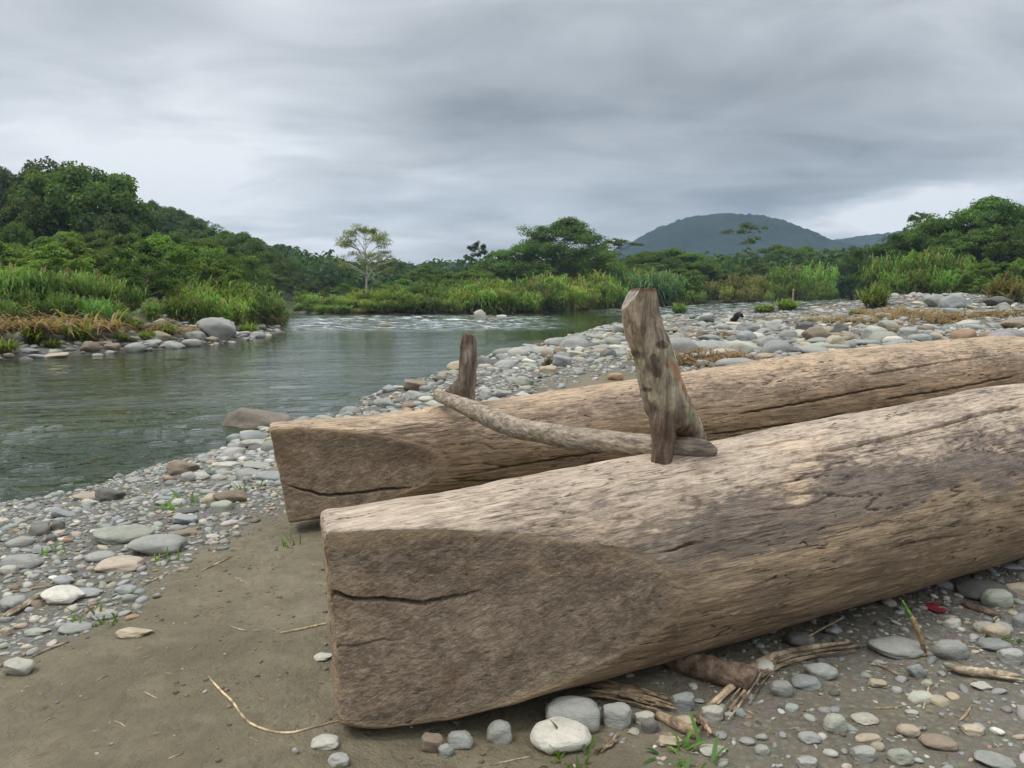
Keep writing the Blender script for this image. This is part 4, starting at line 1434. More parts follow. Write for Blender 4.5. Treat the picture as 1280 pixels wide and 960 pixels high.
scatter(420, polar(14, 62, -0.1, 0.72), 0.10, 0.36, 2.9, (-0.3, 99))
scatter(380, polar(5.5, 15, -0.38, 0.72), 0.045, 0.13, 2.2, (-0.3, 99))
scatter(150, box(-4.4, -1.0, 2.2, 8), 0.03, 0.07, 1.7, (-0.2, 9))
scatter(260, box(-20, -7, 15, 33), 0.10, 0.30, 1.9, (-0.3, 4))
scatter(4200, polar(14, 62, -0.1, 0.72), 0.05, 0.13, 1.3, (-0.3, 99))
scatter(4200, polar(5.2, 15, -0.40, 0.72), 0.018, 0.055, 1.1, (-0.3, 99))
scatter(2600, box(-4.6, -0.7, 1.8, 8), 0.012, 0.030, 1.2, (-0.25, 9))
scatter(3200, box(-4.6, -0.7, 1.8, 7), 0.006, 0.013, 1.0, (-0.25, 9))
scatter(600, box(-20, -7, 15, 33), 0.05, 0.12, 1.3, (-0.3, 4))
scatter(90, box(0.9, 3.2, 1.7, 4), 0.022, 0.046, 1.3, (0, 99))
scatter(700, box(0.1, 3.2, 1.4, 4.2), 0.008, 0.024, 1.4, (0, 99))
scatter(1500, box(0.0, 3.2, 1.4, 4.2), 0.004, 0.010, 1.0, (0, 99))
scatter(700, box(3.0, 7.0, 0.5, 6.0), 0.010, 0.045, 1.5, (0, 99))
# grit lying on the bare sand
gxs = rng.uniform(-2.4, 2.6, 3600); gys = rng.uniform(1.6, 4.6, 3600)
for i, (x, y) in enumerate(zip(gxs, gys)):
    if i % 4 == 0:
        ST.append((x, y, 0.002 + 0.0055 * rng.uniform() ** 3, 0.7, rng.choice(11, p=prob)))
    elif vn(np.array([[x * 2.2, y * 2.2, 0]]), 66)[0] > -0.1:
        ST.append((x, y, 0.003 + 0.008 * rng.uniform() ** 3, 0.75, 10))

STA = np.array(ST)
sx, sy = STA[:, 0], STA[:, 1]
sz = height(sx, sy)
px_, py_, dep_ = project(np.stack([sx, sy, sz], 1))
psize = STA[:, 2] * 2 * F / dep_
# what the two logs hide
from_logs = np.zeros(len(STA), bool)
ltop = np.interp(px_, [340, 560, 640, 860, 1060, 1280], [527, 524, 505, 470, 440, 418])
nbot = np.interp(px_, [400, 430, 520, 600, 700, 900, 1100, 1280], [650, 905, 913, 890, 862, 802, 750, 696])
nleft = px_ > 395
hid = (py_ > ltop) & (px_ > 340) & ((py_ < 660) | nleft) & (py_ < nbot)
vis = (px_ > 0) & (px_ < 1280) & (py_ > 0) & (py_ < 960) & ~hid
order = np.argsort(-np.where(vis, psize, 0))
N_IND = 300 - len(PLACED)
ind = [i for i in order[:N_IND] if vis[i]]
rest = np.ones(len(STA), bool)
rest[ind] = False
sizeword = lambda p: 'large' if p > 30 else ('medium' if p > 18 else 'small')
used_lab = {}
refs = [(a, b_, r) for (a, b_, r) in LAND if r]
for i in ind:
    x, y, r, fl, ci = STA[i]
    cname = names[int(ci)]
    asp = stone_rng.uniform(0.8, 1.35)
    h = r * fl
    o = put_stone((x, y, sz[i] + 0.30 * h), (r * asp, r / asp ** 0.5, h), cname, 'stone', 3, None, stone_rng.uniform(-0.6, 0.6), 0.10)
    sh = 'flat' if fl < 0.5 else ('round' if fl > 0.66 else 'oval')
    ds = [(px_[i] - a) ** 2 + ((py_[i] - b_) * 1.6) ** 2 for (a, b_, _) in refs]
    j = int(np.argmin(ds))
    a, b_, rf = refs[j]
    ddx, ddy = px_[i] - a, (py_[i] - b_) * 1.6
    where = ('right of' if ddx > 0 else 'left of') if abs(ddx) > abs(ddy) else ('in front of' if ddy > 0 else 'behind')
    near = 'just ' if ds[j] < 45 ** 2 else ('' if ds[j] < 100 ** 2 else 'well ')
    lab = f"{sizeword(psize[i])} {sh} {cname} stone {near}{where} {rf}"
    used_lab.setdefault(lab, []).append(o)
    o['category'] = 'stone'
    o['label'] = lab
for lab, obs in used_lab.items():
    if len(obs) == 2:
        obs.sort(key=lambda o_: o_.location.x / o_.location.y)
        for o, w_ in zip(obs, ('left', 'right')):
            o['label'] = lab + ', the ' + w_ + ' of two'
            o['group'] = 'river stones on the banks'
        continue
    for o in obs:
        o['group'] = 'river stones on the banks' if len(obs) == 1 else 'stones: ' + lab
# all smaller pebbles: one mass
def pebble_mass(rest_i, sub):
    VAR = np.stack([stone_shape(sub, 900 + k, 0.3 if k < 6 else 0.95)[0] for k in range(14)])
    nv = VAR.shape[1]
    m_ = len(rest_i)
    base = VAR[rng.integers(0, 14, m_)]
    asp = rng.uniform(0.75, 1.5, m_)
    scl = np.stack([STA[rest_i, 2] * asp, STA[rest_i, 2] / asp ** 0.5, STA[rest_i, 2] * STA[rest_i, 3]], 1)
    base = base * scl[:, None, :]
    th = rng.uniform(0, 2 * np.pi, m_)
    tl = rng.normal(0, 0.18, m_)
    ct, st_ = np.cos(tl)[:, None], np.sin(tl)[:, None]
    b1 = np.stack([base[:, :, 0] * ct - base[:, :, 2] * st_, base[:, :, 1], base[:, :, 0] * st_ + base[:, :, 2] * ct], 2)
    ct, st_ = np.cos(th)[:, None], np.sin(th)[:, None]
    b2 = np.stack([b1[:, :, 0] * ct - b1[:, :, 1] * st_, b1[:, :, 0] * st_ + b1[:, :, 1] * ct, b1[:, :, 2]], 2)
    cen = np.stack([STA[rest_i, 0], STA[rest_i, 1], sz[rest_i] + 0.25 * scl[:, 2]], 1)
    Vp = (b2 + cen[:, None, :]).reshape(-1, 3)
    Tp = (ICO[sub][1][None] + (np.arange(m_) * nv)[:, None, None]).reshape(-1, 3)
    pc_ = np.array([PAL[n_] for n_ in names])[STA[rest_i, 4].astype(int)] * rng.uniform(0.7, 1.2, (m_, 1)) * rng.uniform(0.95, 1.05, (m_, 3)) * WARM
    return Vp, Tp, np.repeat(pc_, nv, 0)


rest_i = np.where(rest)[0]
big_ = psize[rest_i] > 4.5
A1, A2 = pebble_mass(rest_i[big_], 2), pebble_mass(rest_i[~big_], 1)
me = make_mesh('pebbles', np.vstack([A1[0], A2[0]]), [np.vstack([A1[1], A2[1] + len(A1[0])])], True, m_peb, None, {'col': np.vstack([A1[2], A2[2]])})
tag(link('pebbles', me), 'mixed grey and tan river pebbles covering the banks', None, None, 'stuff')

# slivers of wood and straw strewn over the gravel and along the edge of the sand
lr = np.random.default_rng(88)
acc, cl_ = Acc(), []
for i in range(1500):
    zone_ = i % 3
    if zone_ == 0:
        y = lr.uniform(1.9, 7); x = sand_line(y) - abs(lr.normal(0, .55))
    elif zone_ == 1:
        x = lr.uniform(-.2, 2.6); y = 2.1 + 0.52 * x + lr.normal(-.15, .28)
    else:
        x = lr.uniform(-1.7, 2.8); y = lr.uniform(1.6, 3.6)
    L_ = lr.uniform(0.008, 0.045) * (1 + (lr.uniform() < .08) * 1.5); w_ = lr.uniform(0.0012, 0.004)
    an = lr.normal(0.5, 0.6); ca, sa = math.cos(an), math.sin(an)
    z = hh(x, y) + lr.uniform(0.002, 0.012); tz = lr.normal(0, .15) * L_
    d = np.array([ca * L_, sa * L_, tz]); n_ = np.array([-sa * w_, ca * w_, 0]); u_ = np.array([0, 0, w_ * .7])
    c = np.array([x, y, z])
    acc.add([c - d / 2, c + n_ / 2, c + u_, c - n_ / 2, c + d / 2], T=[(0, 1, 2), (0, 2, 3), (4, 2, 1), (4, 3, 2), (0, 3, 1), (4, 1, 3)])
    k_ = lr.uniform()
    cl_.append(np.tile(np.array([.16, .115, .075]) * (1 - k_) + np.array([.50, .39, .25]) * k_, (5, 1)))
me = acc.mesh('wood_litter', m_drift, False)
set_col(me, np.vstack(cl_))
tag(link('wood_litter', me), 'small wood slivers and straw bits strewn over sand and gravel', None, None, 'stuff')

# ------------------------------------------------------------------ plants
def leaf_material(name, transl=0.35):
    m = bpy.data.materials.new(name)
    m.use_nodes = True
    t = NT(m.node_tree)
    t.n.clear()
    out = t.add('ShaderNodeOutputMaterial')
    oi = t.add('ShaderNodeObjectInfo')
    tint = t.attr('tint')
    base = oi.outputs['Color']
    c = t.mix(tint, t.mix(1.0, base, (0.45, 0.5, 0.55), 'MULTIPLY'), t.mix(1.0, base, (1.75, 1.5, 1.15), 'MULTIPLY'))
    c = t.mix(t.attr('dry'), c, (0.27, 0.200, 0.110))
    hs = t.add('ShaderNodeHueSaturation')
    t.link(t.math('ADD', 0.478, t.math('MULTIPLY', oi.outputs['Random'], 0.03)), hs.inputs['Hue'])
    t.link(t.math('ADD', 0.85, t.math('MULTIPLY', oi.outputs['Random'], 0.65)), hs.inputs['Value'])
    t.link(c, hs.inputs['Color'])
    c = hs.outputs[0]
    d = t.add('ShaderNodeBsdfDiffuse')
    tr = t.add('ShaderNodeBsdfTranslucent')
    gl = t.add('ShaderNodeBsdfGlossy')
    gl.inputs['Roughness'].default_value = 0.45
    t.link(c, d.inputs['Color'])
    t.link(t.mix(1.0, c, (1.25, 1.25, 0.6), 'MULTIPLY'), tr.inputs['Color'])
    mx = t.add('ShaderNodeMixShader')
    mx.inputs[0].default_value = transl
    t.link(d.outputs[0], mx.inputs[1]); t.link(tr.outputs[0], mx.inputs[2])
    m2 = t.add('ShaderNodeMixShader')
    m2.inputs[0].default_value = 0.02
    t.link(mx.outputs[0], m2.inputs[1]); t.link(gl.outputs[0], m2.inputs[2])
    t.link(m2.outputs[0], out.inputs[0])
    return m


m_leaf = leaf_material('leaves', 0.42)
m_blade = leaf_material('blades', 0.45)
m_bark, t, b = new_mat('tree_bark')
oi = t.add('ShaderNodeObjectInfo')
tcb = t.add('ShaderNodeTexCoord')
nb = t.noise(t.mul(tcb.outputs['Object'], (6, 6, 1.5)), 1.0, 4, 0.6)
t.link(t.mix(nb, t.mix(1.0, oi.outputs['Color'], (0.55, 0.53, 0.5), 'MULTIPLY'), t.mix(1.0, oi.outputs['Color'], (1.3, 1.28, 1.25), 'MULTIPLY')), b.inputs['Base Color'])
b.inputs['Roughness'].default_value = 0.9


def leaves(cent, axis, normal, length, width):
    """diamond leaves folded along the midrib"""
    n = len(cent)
    axis = axis / (np.linalg.norm(axis, axis=1)[:, None] + 1e-9)
    side = np.cross(normal, axis)
    side /= np.linalg.norm(side, axis=1)[:, None] + 1e-9
    nn = np.cross(axis, side)
    a = cent - axis * (length / 2)[:, None]
    c = cent + axis * (length / 2)[:, None] - nn * (0.12 * length)[:, None]
    b1 = cent + side * (width / 2)[:, None] + nn * (0.1 * width)[:, None]
    b2 = cent - side * (width / 2)[:, None] + nn * (0.1 * width)[:, None]
    V = np.stack([a, b1, c, b2], 1).reshape(-1, 3)
    Q = np.arange(n * 4).reshape(-1, 4)
    return V, Q


def crown_mesh(name, pads, nleaf, leafL, leafW, seed, up=0.6, shell=0.5):
    """pads: list of (centre, rx, rz, tint, direction) leaf clumps"""
    rng = np.random.default_rng(seed)
    w = np.array([p[1] ** 2 for p in pads]); w = w / w.sum()
    Vs, Qs, Ts, n0 = [], [], [], 0
    for (c, rx, rz, tn, dr), ww in zip(pads, w):
        n = max(6, int(nleaf * ww))
        u = rng.normal(size=(n, 3)); u /= np.linalg.norm(u, axis=1)[:, None]
        rad = (shell + (1 - shell) * rng.uniform(size=n)) if shell > 0 else rng.uniform(size=n) ** 0.5
        off = u * rad[:, None] * [rx, rx, rz]
        off[:, 2] -= 0.18 * (off[:, 0] ** 2 + off[:, 1] ** 2) / max(rx, 1e-3) * (1 if rz < rx * 0.6 else 0)
        cent = np.array(c) + off
        nrm = u * (1 - up) + np.array([0, 0, up]) + rng.normal(0, 0.35, (n, 3))
        ax = np.cross(nrm, rng.normal(size=(n, 3))) + off / (rx + 1e-3) * 0.8 + np.array([0, 0, -0.25])
        L = leafL * rng.uniform(0.6, 1.3, n)
        V, Q = leaves(cent, ax, nrm, L, L * leafW / leafL * rng.uniform(0.8, 1.2, n))
        Vs.append(V); Qs.append(Q + n0); n0 += len(V)
        tt = np.clip(tn + rng.normal(0, 0.16, n), 0, 1)
        Ts.append(np.repeat(tt, 4))
    V = np.vstack(Vs)
    return make_mesh(name, V, [np.vstack(Qs)], True, m_leaf, {'tint': np.concatenate(Ts), 'dry': np.zeros(len(V))})


def limbs(seed, H, spread, nl, first, sub, flat, lean=0.0, r0=0.16, top=1.0, multi=1, risek=1.0, cone=0.0):
    """trunk and limbs; returns trunk geometry and the branch ends"""
    rng = np.random.default_rng(seed)
    a = Acc()
    ends = []
    for q in range(multi):
        lx, ly = lean * H + (rng.normal(0, 0.05 * H) if multi > 1 else 0), rng.normal(0, 0.03 * H)
        th = H * top * 0.92
        tp = [Vector((rng.normal(0, .01) + (rng.normal(0, .15) if multi > 1 else 0), 0, -0.3))]
        for k in range(1, 6):
            f = k / 5
            tp.append(Vector((lx * f + rng.normal(0, 0.012 * H), ly * f + rng.normal(0, 0.012 * H), th * f)))
        a.tube(tp, [r0, r0 * .8, r0 * .62, r0 * .45, r0 * .3, r0 * .12], 8, resample=12)
        ends.append((tp[-1], Vector((0, 0, 1))))
        arr = np.array([list(p) for p in tp])
        zs = arr[:, 2]
        for i in range(nl):
            f = first + (0.97 - first) * (i + rng.uniform(0, .8)) / nl
            z0 = f * th
            p0 = Vector((np.interp(z0, zs, arr[:, 0]), np.interp(z0, zs, arr[:, 1]), z0))
            an = i * 2.4 + rng.uniform(-.5, .5) + q
            prof = math.sin(math.pi * min(1, max(0.12, (f - first) / (1 - first) * 0.75 + 0.28)))
            prof = prof * (1 - cone) + cone * (1.05 - 0.85 * (f - first) / (1 - first))
            R = spread * prof * rng.uniform(0.7, 1.1)
            rise = R * rng.uniform(0.15, 0.55) * (0.5 if flat else 1.0) * risek
            p1 = p0 + Vector((math.cos(an) * R * .5, math.sin(an) * R * .5, rise * 0.7))
            p2 = p0 + Vector((math.cos(an) * R, math.sin(an) * R, rise))
            rb = r0 * (1 - f) * 0.55 + 0.02
            a.tube([p0, p1, p2], [rb, rb * .65, rb * .25], 6, resample=6)
            ends.append((p2, p2 - p0))
            for s in range(sub):
                g = rng.uniform(0.35, 0.9)
                q0 = p0.lerp(p1, min(1, g * 2)) if g < .5 else p1.lerp(p2, g * 2 - 1)
                an2 = an + rng.uniform(-1.1, 1.1)
                r2 = R * rng.uniform(0.25, 0.5)
                q1 = q0 + Vector((math.cos(an2) * r2, math.sin(an2) * r2, r2 * rng.uniform(0.05, 0.5)))
                a.tube([q0, q0.lerp(q1, .5) + Vector((0, 0, .05 * r2)), q1], [rb * .5, rb * .35, rb * .15], 5, resample=4)
                ends.append((q1, q1 - q0))
    return a, ends


def make_tree(seed, H, spread, nl=9, first=0.35, sub=4, flat=True, pad=(0.16, 0.22), nleaf=3500, leafL=0.34, leafW=0.16, lean=0.0, r0=0.16, top=1.0, shell=0.0, up=0.75, padz=0.3, multi=1, risek=1.0, cone=0.0):
    rng = np.random.default_rng(seed + 1)
    a, ends = limbs(seed, H, spread, nl, first, sub, flat, lean, r0, top, multi, risek, cone)
    pads = []
    for (p, d) in ends:
        rx = spread * rng.uniform(*pad)
        pads.append(((p.x, p.y, p.z), rx, rx * padz * rng.uniform(0.8, 1.3), rng.uniform(0.2, 0.75), d))
    return a.mesh('trunk', m_bark), crown_mesh('crown', pads, nleaf, leafL, leafW, seed + 2, up, shell)


def make_dome(seed, H, spread, nclump=70, nleaf=7000, leafL=0.4, leafW=0.22, base=0.22, r0=0.2, cr=(0.16, 0.26)):
    """dense rounded tree: leafy clumps filling a dome"""
    rng = np.random.default_rng(seed)
    a, ends = limbs(seed, H * 0.85, spread * 0.6, 7, 0.3, 2, False, 0, r0)
    pads = []
    for i in range(nclump):
        u = rng.normal(size=3); u /= np.linalg.norm(u)
        u[2] = abs(u[2]) * 1.1 - 0.25
        rad = rng.uniform(0.55, 0.92)
        c = np.array([u[0] * spread * rad, u[1] * spread * rad, H * (base + (1 - base) * 0.42) + u[2] * H * (1 - base) * 0.55 * rad])
        rx = spread * rng.uniform(*cr)
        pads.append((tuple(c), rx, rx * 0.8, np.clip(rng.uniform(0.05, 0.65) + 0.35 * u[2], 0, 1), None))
    return a.mesh('trunk', m_bark), crown_mesh('crown', pads, nleaf, leafL, leafW, seed + 2, 0.35, 0.55)


def cane_mesh(seed, H=3.2, r=0.9, nst=60, nbl=11, Lb=1.2, wb=0.085, droop=1.0, dry=0.07, spread=0.3):
    rng = np.random.default_rng(seed)
    Vs, Qs, Ts, Ds, n0 = [], [], [], [], 0

    def strip(p0, d0, L, w, bend, tn, dr, seg=4):
        nonlocal n0
        s = np.linspace(0, 1, seg + 1)
        d0 = d0 / (np.linalg.norm(d0) + 1e-9)
        pts = p0 + d0 * (L * s)[:, None] + np.array([0, 0, -1]) * (bend * L * s ** 2.2)[:, None]
        sd = np.cross(d0, [0, 0, 1.0]); sd = sd / (np.linalg.norm(sd) + 1e-9)
        ww = w * np.sin(np.pi * np.clip(0.12 + 0.88 * s, 0, 1)) ** 0.8 + 0.002
        V = np.stack([pts - sd * ww[:, None] / 2, pts + sd * ww[:, None] / 2], 1).reshape(-1, 3)
        i = np.arange(seg) * 2
        Q = np.stack([i, i + 1, i + 3, i + 2], 1)
        Vs.append(V); Qs.append(Q + n0); n0 += len(V)
        Ts.append(np.full(len(V), tn)); Ds.append(np.full(len(V), dr))
    for i in range(nst):
        a = rng.uniform(0, 2 * np.pi); q = r * math.sqrt(rng.uniform())
        b = np.array([math.cos(a) * q, math.sin(a) * q, -0.05])
        h = H * rng.uniform(0.55, 1.0) * (1 - 0.25 * q / r)
        ln = np.array([math.cos(a) * q / r * spread + rng.normal(0, .1), math.sin(a) * q / r * spread + rng.normal(0, .1), 1.0])
        tn = np.clip(rng.normal(0.5, 0.2), 0, 1)
        sdry = rng.uniform() < dry
        strip(b, ln, h * 0.72, 0.035, 0.02, tn * 0.8, 0.4 if rng.uniform() < 0.3 else 0.05, 3)
        for k in range(nbl):
            f = rng.uniform(0.12, 0.86)
            p = b + ln / np.linalg.norm(ln) * h * f
            an = rng.uniform(0, 2 * np.pi)
            el = rng.uniform(0.5, 1.35) if f > 0.3 else rng.uniform(0.2, 0.9)
            d = np.array([math.cos(an) * math.cos(el), math.sin(an) * math.cos(el), math.sin(el)])
            L = Lb * rng.uniform(0.6, 1.15)
            dr = 0.0
            if f < 0.35 and rng.uniform() < 0.55:
                dr = rng.uniform(0.5, 1)
            if sdry:
                dr = rng.uniform(0.6, 1)
            strip(p, d, L, wb, droop * rng.uniform(0.3, 0.95), np.clip(tn + rng.normal(0, .15) + 0.25 * (f - 0.5), 0, 1), dr)
    V = np.vstack(Vs)
    return make_mesh('blades', V, [np.vstack(Qs)], True, m_blade, {'tint': np.concatenate(Ts), 'dry': np.concatenate(Ds)})


REG = []


def put_tree(tm, px, ptop, Y, label, cat, group=None, colour=(.05, .09, .025), bark=(.16, .13, .10), Hm=8.0, wide=1.0, name='tree', rz=None, base=None, row=None):
    p = P(px, ptop, Y)
    z0 = hh(p.x, p.y) if base is None else base
    k = max(0.5, (p.z - z0)) / Hm
    o = bpy.data.objects.new(name, None)
    C.objects.link(o)
    o.location = (p.x, p.y, z0)
    o.scale = (k * wide, k * wide, k)
    o.rotation_euler = (0, 0, trng.uniform(0, 6.28) if rz is None else rz)
    a = bpy.data.objects.new('trunk', tm[0]); C.objects.link(a); a.parent = o; a.color = (*bark, 1)
    c = bpy.data.objects.new('crown', tm[1]); C.objects.link(c); c.parent = o; c.color = (*colour, 1)
    tag(o, label, cat, group)
    if row:
        REG.append((o, group, label, px, row))
    return o


trng = np.random.default_rng(9)
T_dome = [make_dome(601, 8, 4.6, 120, 26000, 0.27, 0.14, cr=(0.12, 0.21)), make_dome(602, 8, 3.6, 80, 15000, 0.27, 0.13, cr=(.13, .23)), make_dome(603, 8, 4.2, 75, 15000, 0.27, 0.13, cr=(.13, .24))]
T_feather = [make_tree(611, 8, 5.2, 24, 0.14, 6, True, (0.14, 0.24), 17000, 0.30, 0.12, 0.02, padz=0.36),
             make_tree(612, 8, 4.6, 20, 0.16, 6, True, (0.15, 0.25), 15000, 0.30, 0.12, -0.05, padz=0.36),
             make_tree(613, 8, 5.8, 22, 0.18, 6, True, (0.13, 0.22), 16000, 0.30, 0.12, 0.05, padz=0.32)]
T_shrub = [make_tree(621, 4, 2.6, 14, 0.06, 5, True, (0.17, 0.27), 6500, 0.24, 0.10, 0, 0.07, padz=0.4, multi=1),
           make_tree(622, 4, 2.3, 13, 0.08, 5, True, (0.17, 0.28), 6500, 0.24, 0.10, 0.05, 0.07, padz=0.45)]
T_pale = make_tree(631, 8, 3.9, 12, 0.26, 9, False, (0.10, 0.20), 9000, 0.20, 0.08, 0.02, 0.14, padz=0.35, multi=2, risek=1.3, cone=0.25)
T_big = make_tree(661, 8, 5.6, 34, 0.10, 7, True, (0.11, 0.20), 26000, 0.27, 0.10, 0.04, padz=0.38, cone=0.75, risek=1.5)
T_sparse = make_tree(641, 8, 3.0, 16, 0.20, 4, False, (0.10, 0.19), 4200, 0.30, 0.13, 0.06, 0.11, padz=0.55, cone=0.5, risek=1.6)
T_umbr = make_tree(651, 8, 4.0, 7, 0.62, 4, True, (0.13, 0.22), 2200, 0.3, 0.12, -0.05, 0.13, padz=0.18)
CANES = [cane_mesh(701), cane_mesh(702, droop=1.3, Lb=1.45, wb=0.095), cane_mesh(703, H=3.0, nst=64, Lb=1.0, dry=0.10), cane_mesh(704, H=3.4, nst=52, r=1.1, dry=0.05), cane_mesh(705, H=2.6, nst=50, r=1.1, Lb=1.0, dry=0.2, spread=0.6)]

# --- left hill and left bank
G_DARK, G_MID, G_FRESH, G_YEL = (.062, .112, .033), (.098, .180, .040), (.075, .150, .030), (.120, .180, .040)
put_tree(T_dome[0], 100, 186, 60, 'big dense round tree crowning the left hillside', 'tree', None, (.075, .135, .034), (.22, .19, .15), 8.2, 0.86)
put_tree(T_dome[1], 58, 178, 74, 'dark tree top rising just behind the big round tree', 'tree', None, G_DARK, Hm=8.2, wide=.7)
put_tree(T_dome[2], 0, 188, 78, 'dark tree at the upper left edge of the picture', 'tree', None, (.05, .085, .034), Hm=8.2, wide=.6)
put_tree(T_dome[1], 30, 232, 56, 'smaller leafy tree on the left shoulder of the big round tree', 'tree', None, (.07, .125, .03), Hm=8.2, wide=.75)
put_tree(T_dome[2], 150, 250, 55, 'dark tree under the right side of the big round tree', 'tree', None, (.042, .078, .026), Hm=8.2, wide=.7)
ridge = [(172, 247, 112), (188, 244, 118), (206, 246, 115), (222, 255, 112), (240, 262, 110), (200, 262, 98), (180, 268, 92), (225, 275, 95), (250, 279, 100), (262, 281, 92), (280, 284, 90), (300, 284, 84), (318, 294, 82),
         (335, 304, 86), (350, 318, 90), (366, 330, 92), (382, 337, 95), (398, 342, 100), (412, 345, 104), (345, 318, 80), (310, 305, 76), (275, 302, 78), (245, 300, 75), (370, 345, 78), (390, 352, 80), (330, 330, 72), (405, 358, 84)]
for i, (x, yt, Y) in enumerate(ridge):
    tm = [T_dome[1], T_dome[2], T_feather[1], T_feather[0]][int(trng.integers(0, 4))] if x < 290 or x > 350 else T_feather[i % 3]
    put_tree(tm, x, yt + trng.uniform(-3, 3), Y, 'dark hillside tree', 'tree',
             ['ridge trees on the left hill', 'trees descending to the river on the left'][x > 270], tuple(np.array(G_DARK) * trng.uniform(0.8, 1.35)), Hm=8.2, wide=trng.uniform(.6, .95), row='on the skyline' if Y > 95 else ('below the skyline' if Y > 81 else 'low on the slope'))
for i in range(46):                # mid-slope trees
    x = trng.uniform(-60, 300); Y = trng.uniform(46, 70)
    yt = np.interp(x, [-60, 0, 100, 170, 230, 300], [262, 268, 275, 280, 292, 300]) + trng.uniform(-8, 14)
    put_tree(T_feather[i % 3] if i % 3 else T_dome[i % 2 + 1], x, yt, Y, 'feathery tree', 'tree', 'trees on the slope of the left bank',
             tuple(np.array(G_MID) * trng.uniform(0.65, 1.15)), Hm=8.2, wide=trng.uniform(.55, .9), row='high on the slope' if Y > 62 else ('middle of the slope' if Y > 54 else 'foot of the slope'))
for i in range(30):                # shrubs in front
    x = trng.uniform(-30, 300); Y = trng.uniform(31, 42)
    yt = np.interp(x, [-30, 60, 150, 200, 260, 340], [296, 292, 288, 285, 312, 330]) + trng.uniform(-6, 22)
    put_tree(T_shrub[i % 2], x, yt, Y, 'leafy green shrub', 'shrub', 'shrubs behind the left canes', tuple(np.array(G_MID) * trng.uniform(0.75, 1.35)), Hm=4.2, wide=trng.uniform(.7, 1.1), name='shrub', row='behind the left canes' if Y > 37 else 'right behind the left bank')
put_tree(T_shrub[0], 180, 292, 27, 'tall dark bushy shrub between the left canes and the bright clump', 'shrub', None, (.058, .11, .03), Hm=4.2, wide=.8, name='shrub')
put_tree(T_shrub[1], 160, 330, 25.5, 'lower dark shrub with brown stems on the left bank', 'shrub', None, (.058, .11, .03), Hm=4.2, wide=.8, name='shrub')


def put_cane(k, px, ptop, Y, label, cat, group, colour, wide=1.0, Hm=3.3, name='cane_clump', base=None, row=None):
    p = P(px, ptop, Y)
    z0 = hh(p.x, p.y) if base is None else base
    s = max(0.15, p.z - z0) / Hm
    o = bpy.data.objects.new(name, CANES[k] if isinstance(k, int) else k)
    C.objects.link(o)
    o.location = (p.x, p.y, z0)
    o.scale = (s * wide, s * wide, s)
    o.rotation_euler = (0, 0, trng.uniform(0, 6.28))
    o.color = (*colour, 1)
    tag(o, label, cat, group)
    if row:
        REG.append((o, group, label, px, row))
    return o


for (x, yt, Y, k) in [(18, 312, 22.5, 1), (-8, 330, 22, 1), (52, 316, 23, 1), (84, 318, 23.5, 1), (140, 330, 24.5, 1), (120, 322, 25, 1), (165, 345, 25, 0), (30, 350, 22, 3), (75, 352, 22.2, 3), (118, 356, 22.6, 3), (150, 362, 23.2, 4), (-5, 350, 21.5, 3), (190, 358, 24.5, 2), (110, 336, 24, 3), (66, 345, 22.8, 0), (36, 335, 24.5, 0), (130, 345, 25, 0), (100, 320, 27, 3), (0, 310, 26, 1), (-35, 320, 22, 1)]:
    put_cane(k, x, yt, Y, 'tall drooping cane', 'cane', 'tall canes at the left edge', (.115, .225, .065), 0.8, row='front of the left canes' if Y < 23.3 else 'back of the left canes')
for i, (x, yt, Y) in enumerate([(222, 340, 27), (240, 332, 28.5), (258, 326, 30), (276, 324, 31), (292, 328, 32), (308, 332, 33), (322, 342, 34), (335, 350, 35), (348, 368, 36.5), (250, 345, 27), (272, 340, 28), (296, 345, 30.5), (318, 356, 32), (336, 370, 34), (350, 385, 36), (232, 352, 26), (285, 352, 28.8), (306, 362, 31), (212, 352, 26.5), (326, 378, 32.5), (262, 360, 26.8)]):
    put_cane([2, 3, 4, 0][i % 4], x, yt, Y, 'bright green cane', 'cane', 'bright cane clump at the tip of the left bank', tuple(np.array((.12, .22, .05) if x < 300 else (.095, .175, .055)) * trng.uniform(.85, 1.15)), 0.95, row='upper part of the clump' if i < 9 else 'lower part of the clump')
for i, x in enumerate(range(-30, 150, 15)):
    put_cane([4, 2, 3][i % 3], x, 366 + trng.uniform(-6, 8), 21.0 + 0.022 * max(0, x) + trng.uniform(-.4, .4), 'low green cane', 'cane', 'low canes behind the straw', tuple(np.array((.10, .19, .055)) * trng.uniform(.8, 1.2)), 1.3, row='behind the straw')
# straw and weeds along the left bank
tuft = cane_mesh(720, H=0.5, r=0.22, nst=60, nbl=4, Lb=0.45, wb=0.038, droop=0.6, dry=0.1, spread=0.6)
strawm = cane_mesh(721, H=0.35, r=0.5, nst=60, nbl=4, Lb=0.55, wb=0.02, droop=1.1, dry=1.0, spread=1.6)
for (x, yt, yb, lab) in [(33, 400, 428, 'green grass tuft on stones at the left bank, left of the straw mound'), (98, 396, 424, 'green grass tuft right of the straw mound on the left bank'), (136, 392, 402, 'small bright tuft behind the left bank stones'), (163, 392, 412, 'grass tuft in the middle of the left bank'), (152, 412, 426, 'pale green tuft between left bank stones'),
                         (4, 418, 440, 'small grass tuft at the left edge by the water'), (64, 420, 434, 'thin tuft among stones below the straw mound'), (205, 398, 418, 'grass tuft left of the big opposite boulder'), (310, 400, 416, 'bright tuft right of the big opposite boulder'), (184, 410, 424, 'yellowish tuft near the big opposite boulder')]:
    g = ground_hit(x, yb)
    put_cane(tuft, x, yt, g.y, lab, 'grass tuft', 'grass tufts on the left bank', (.13, .22, .04), 1.25, 0.62, 'grass_tuft')
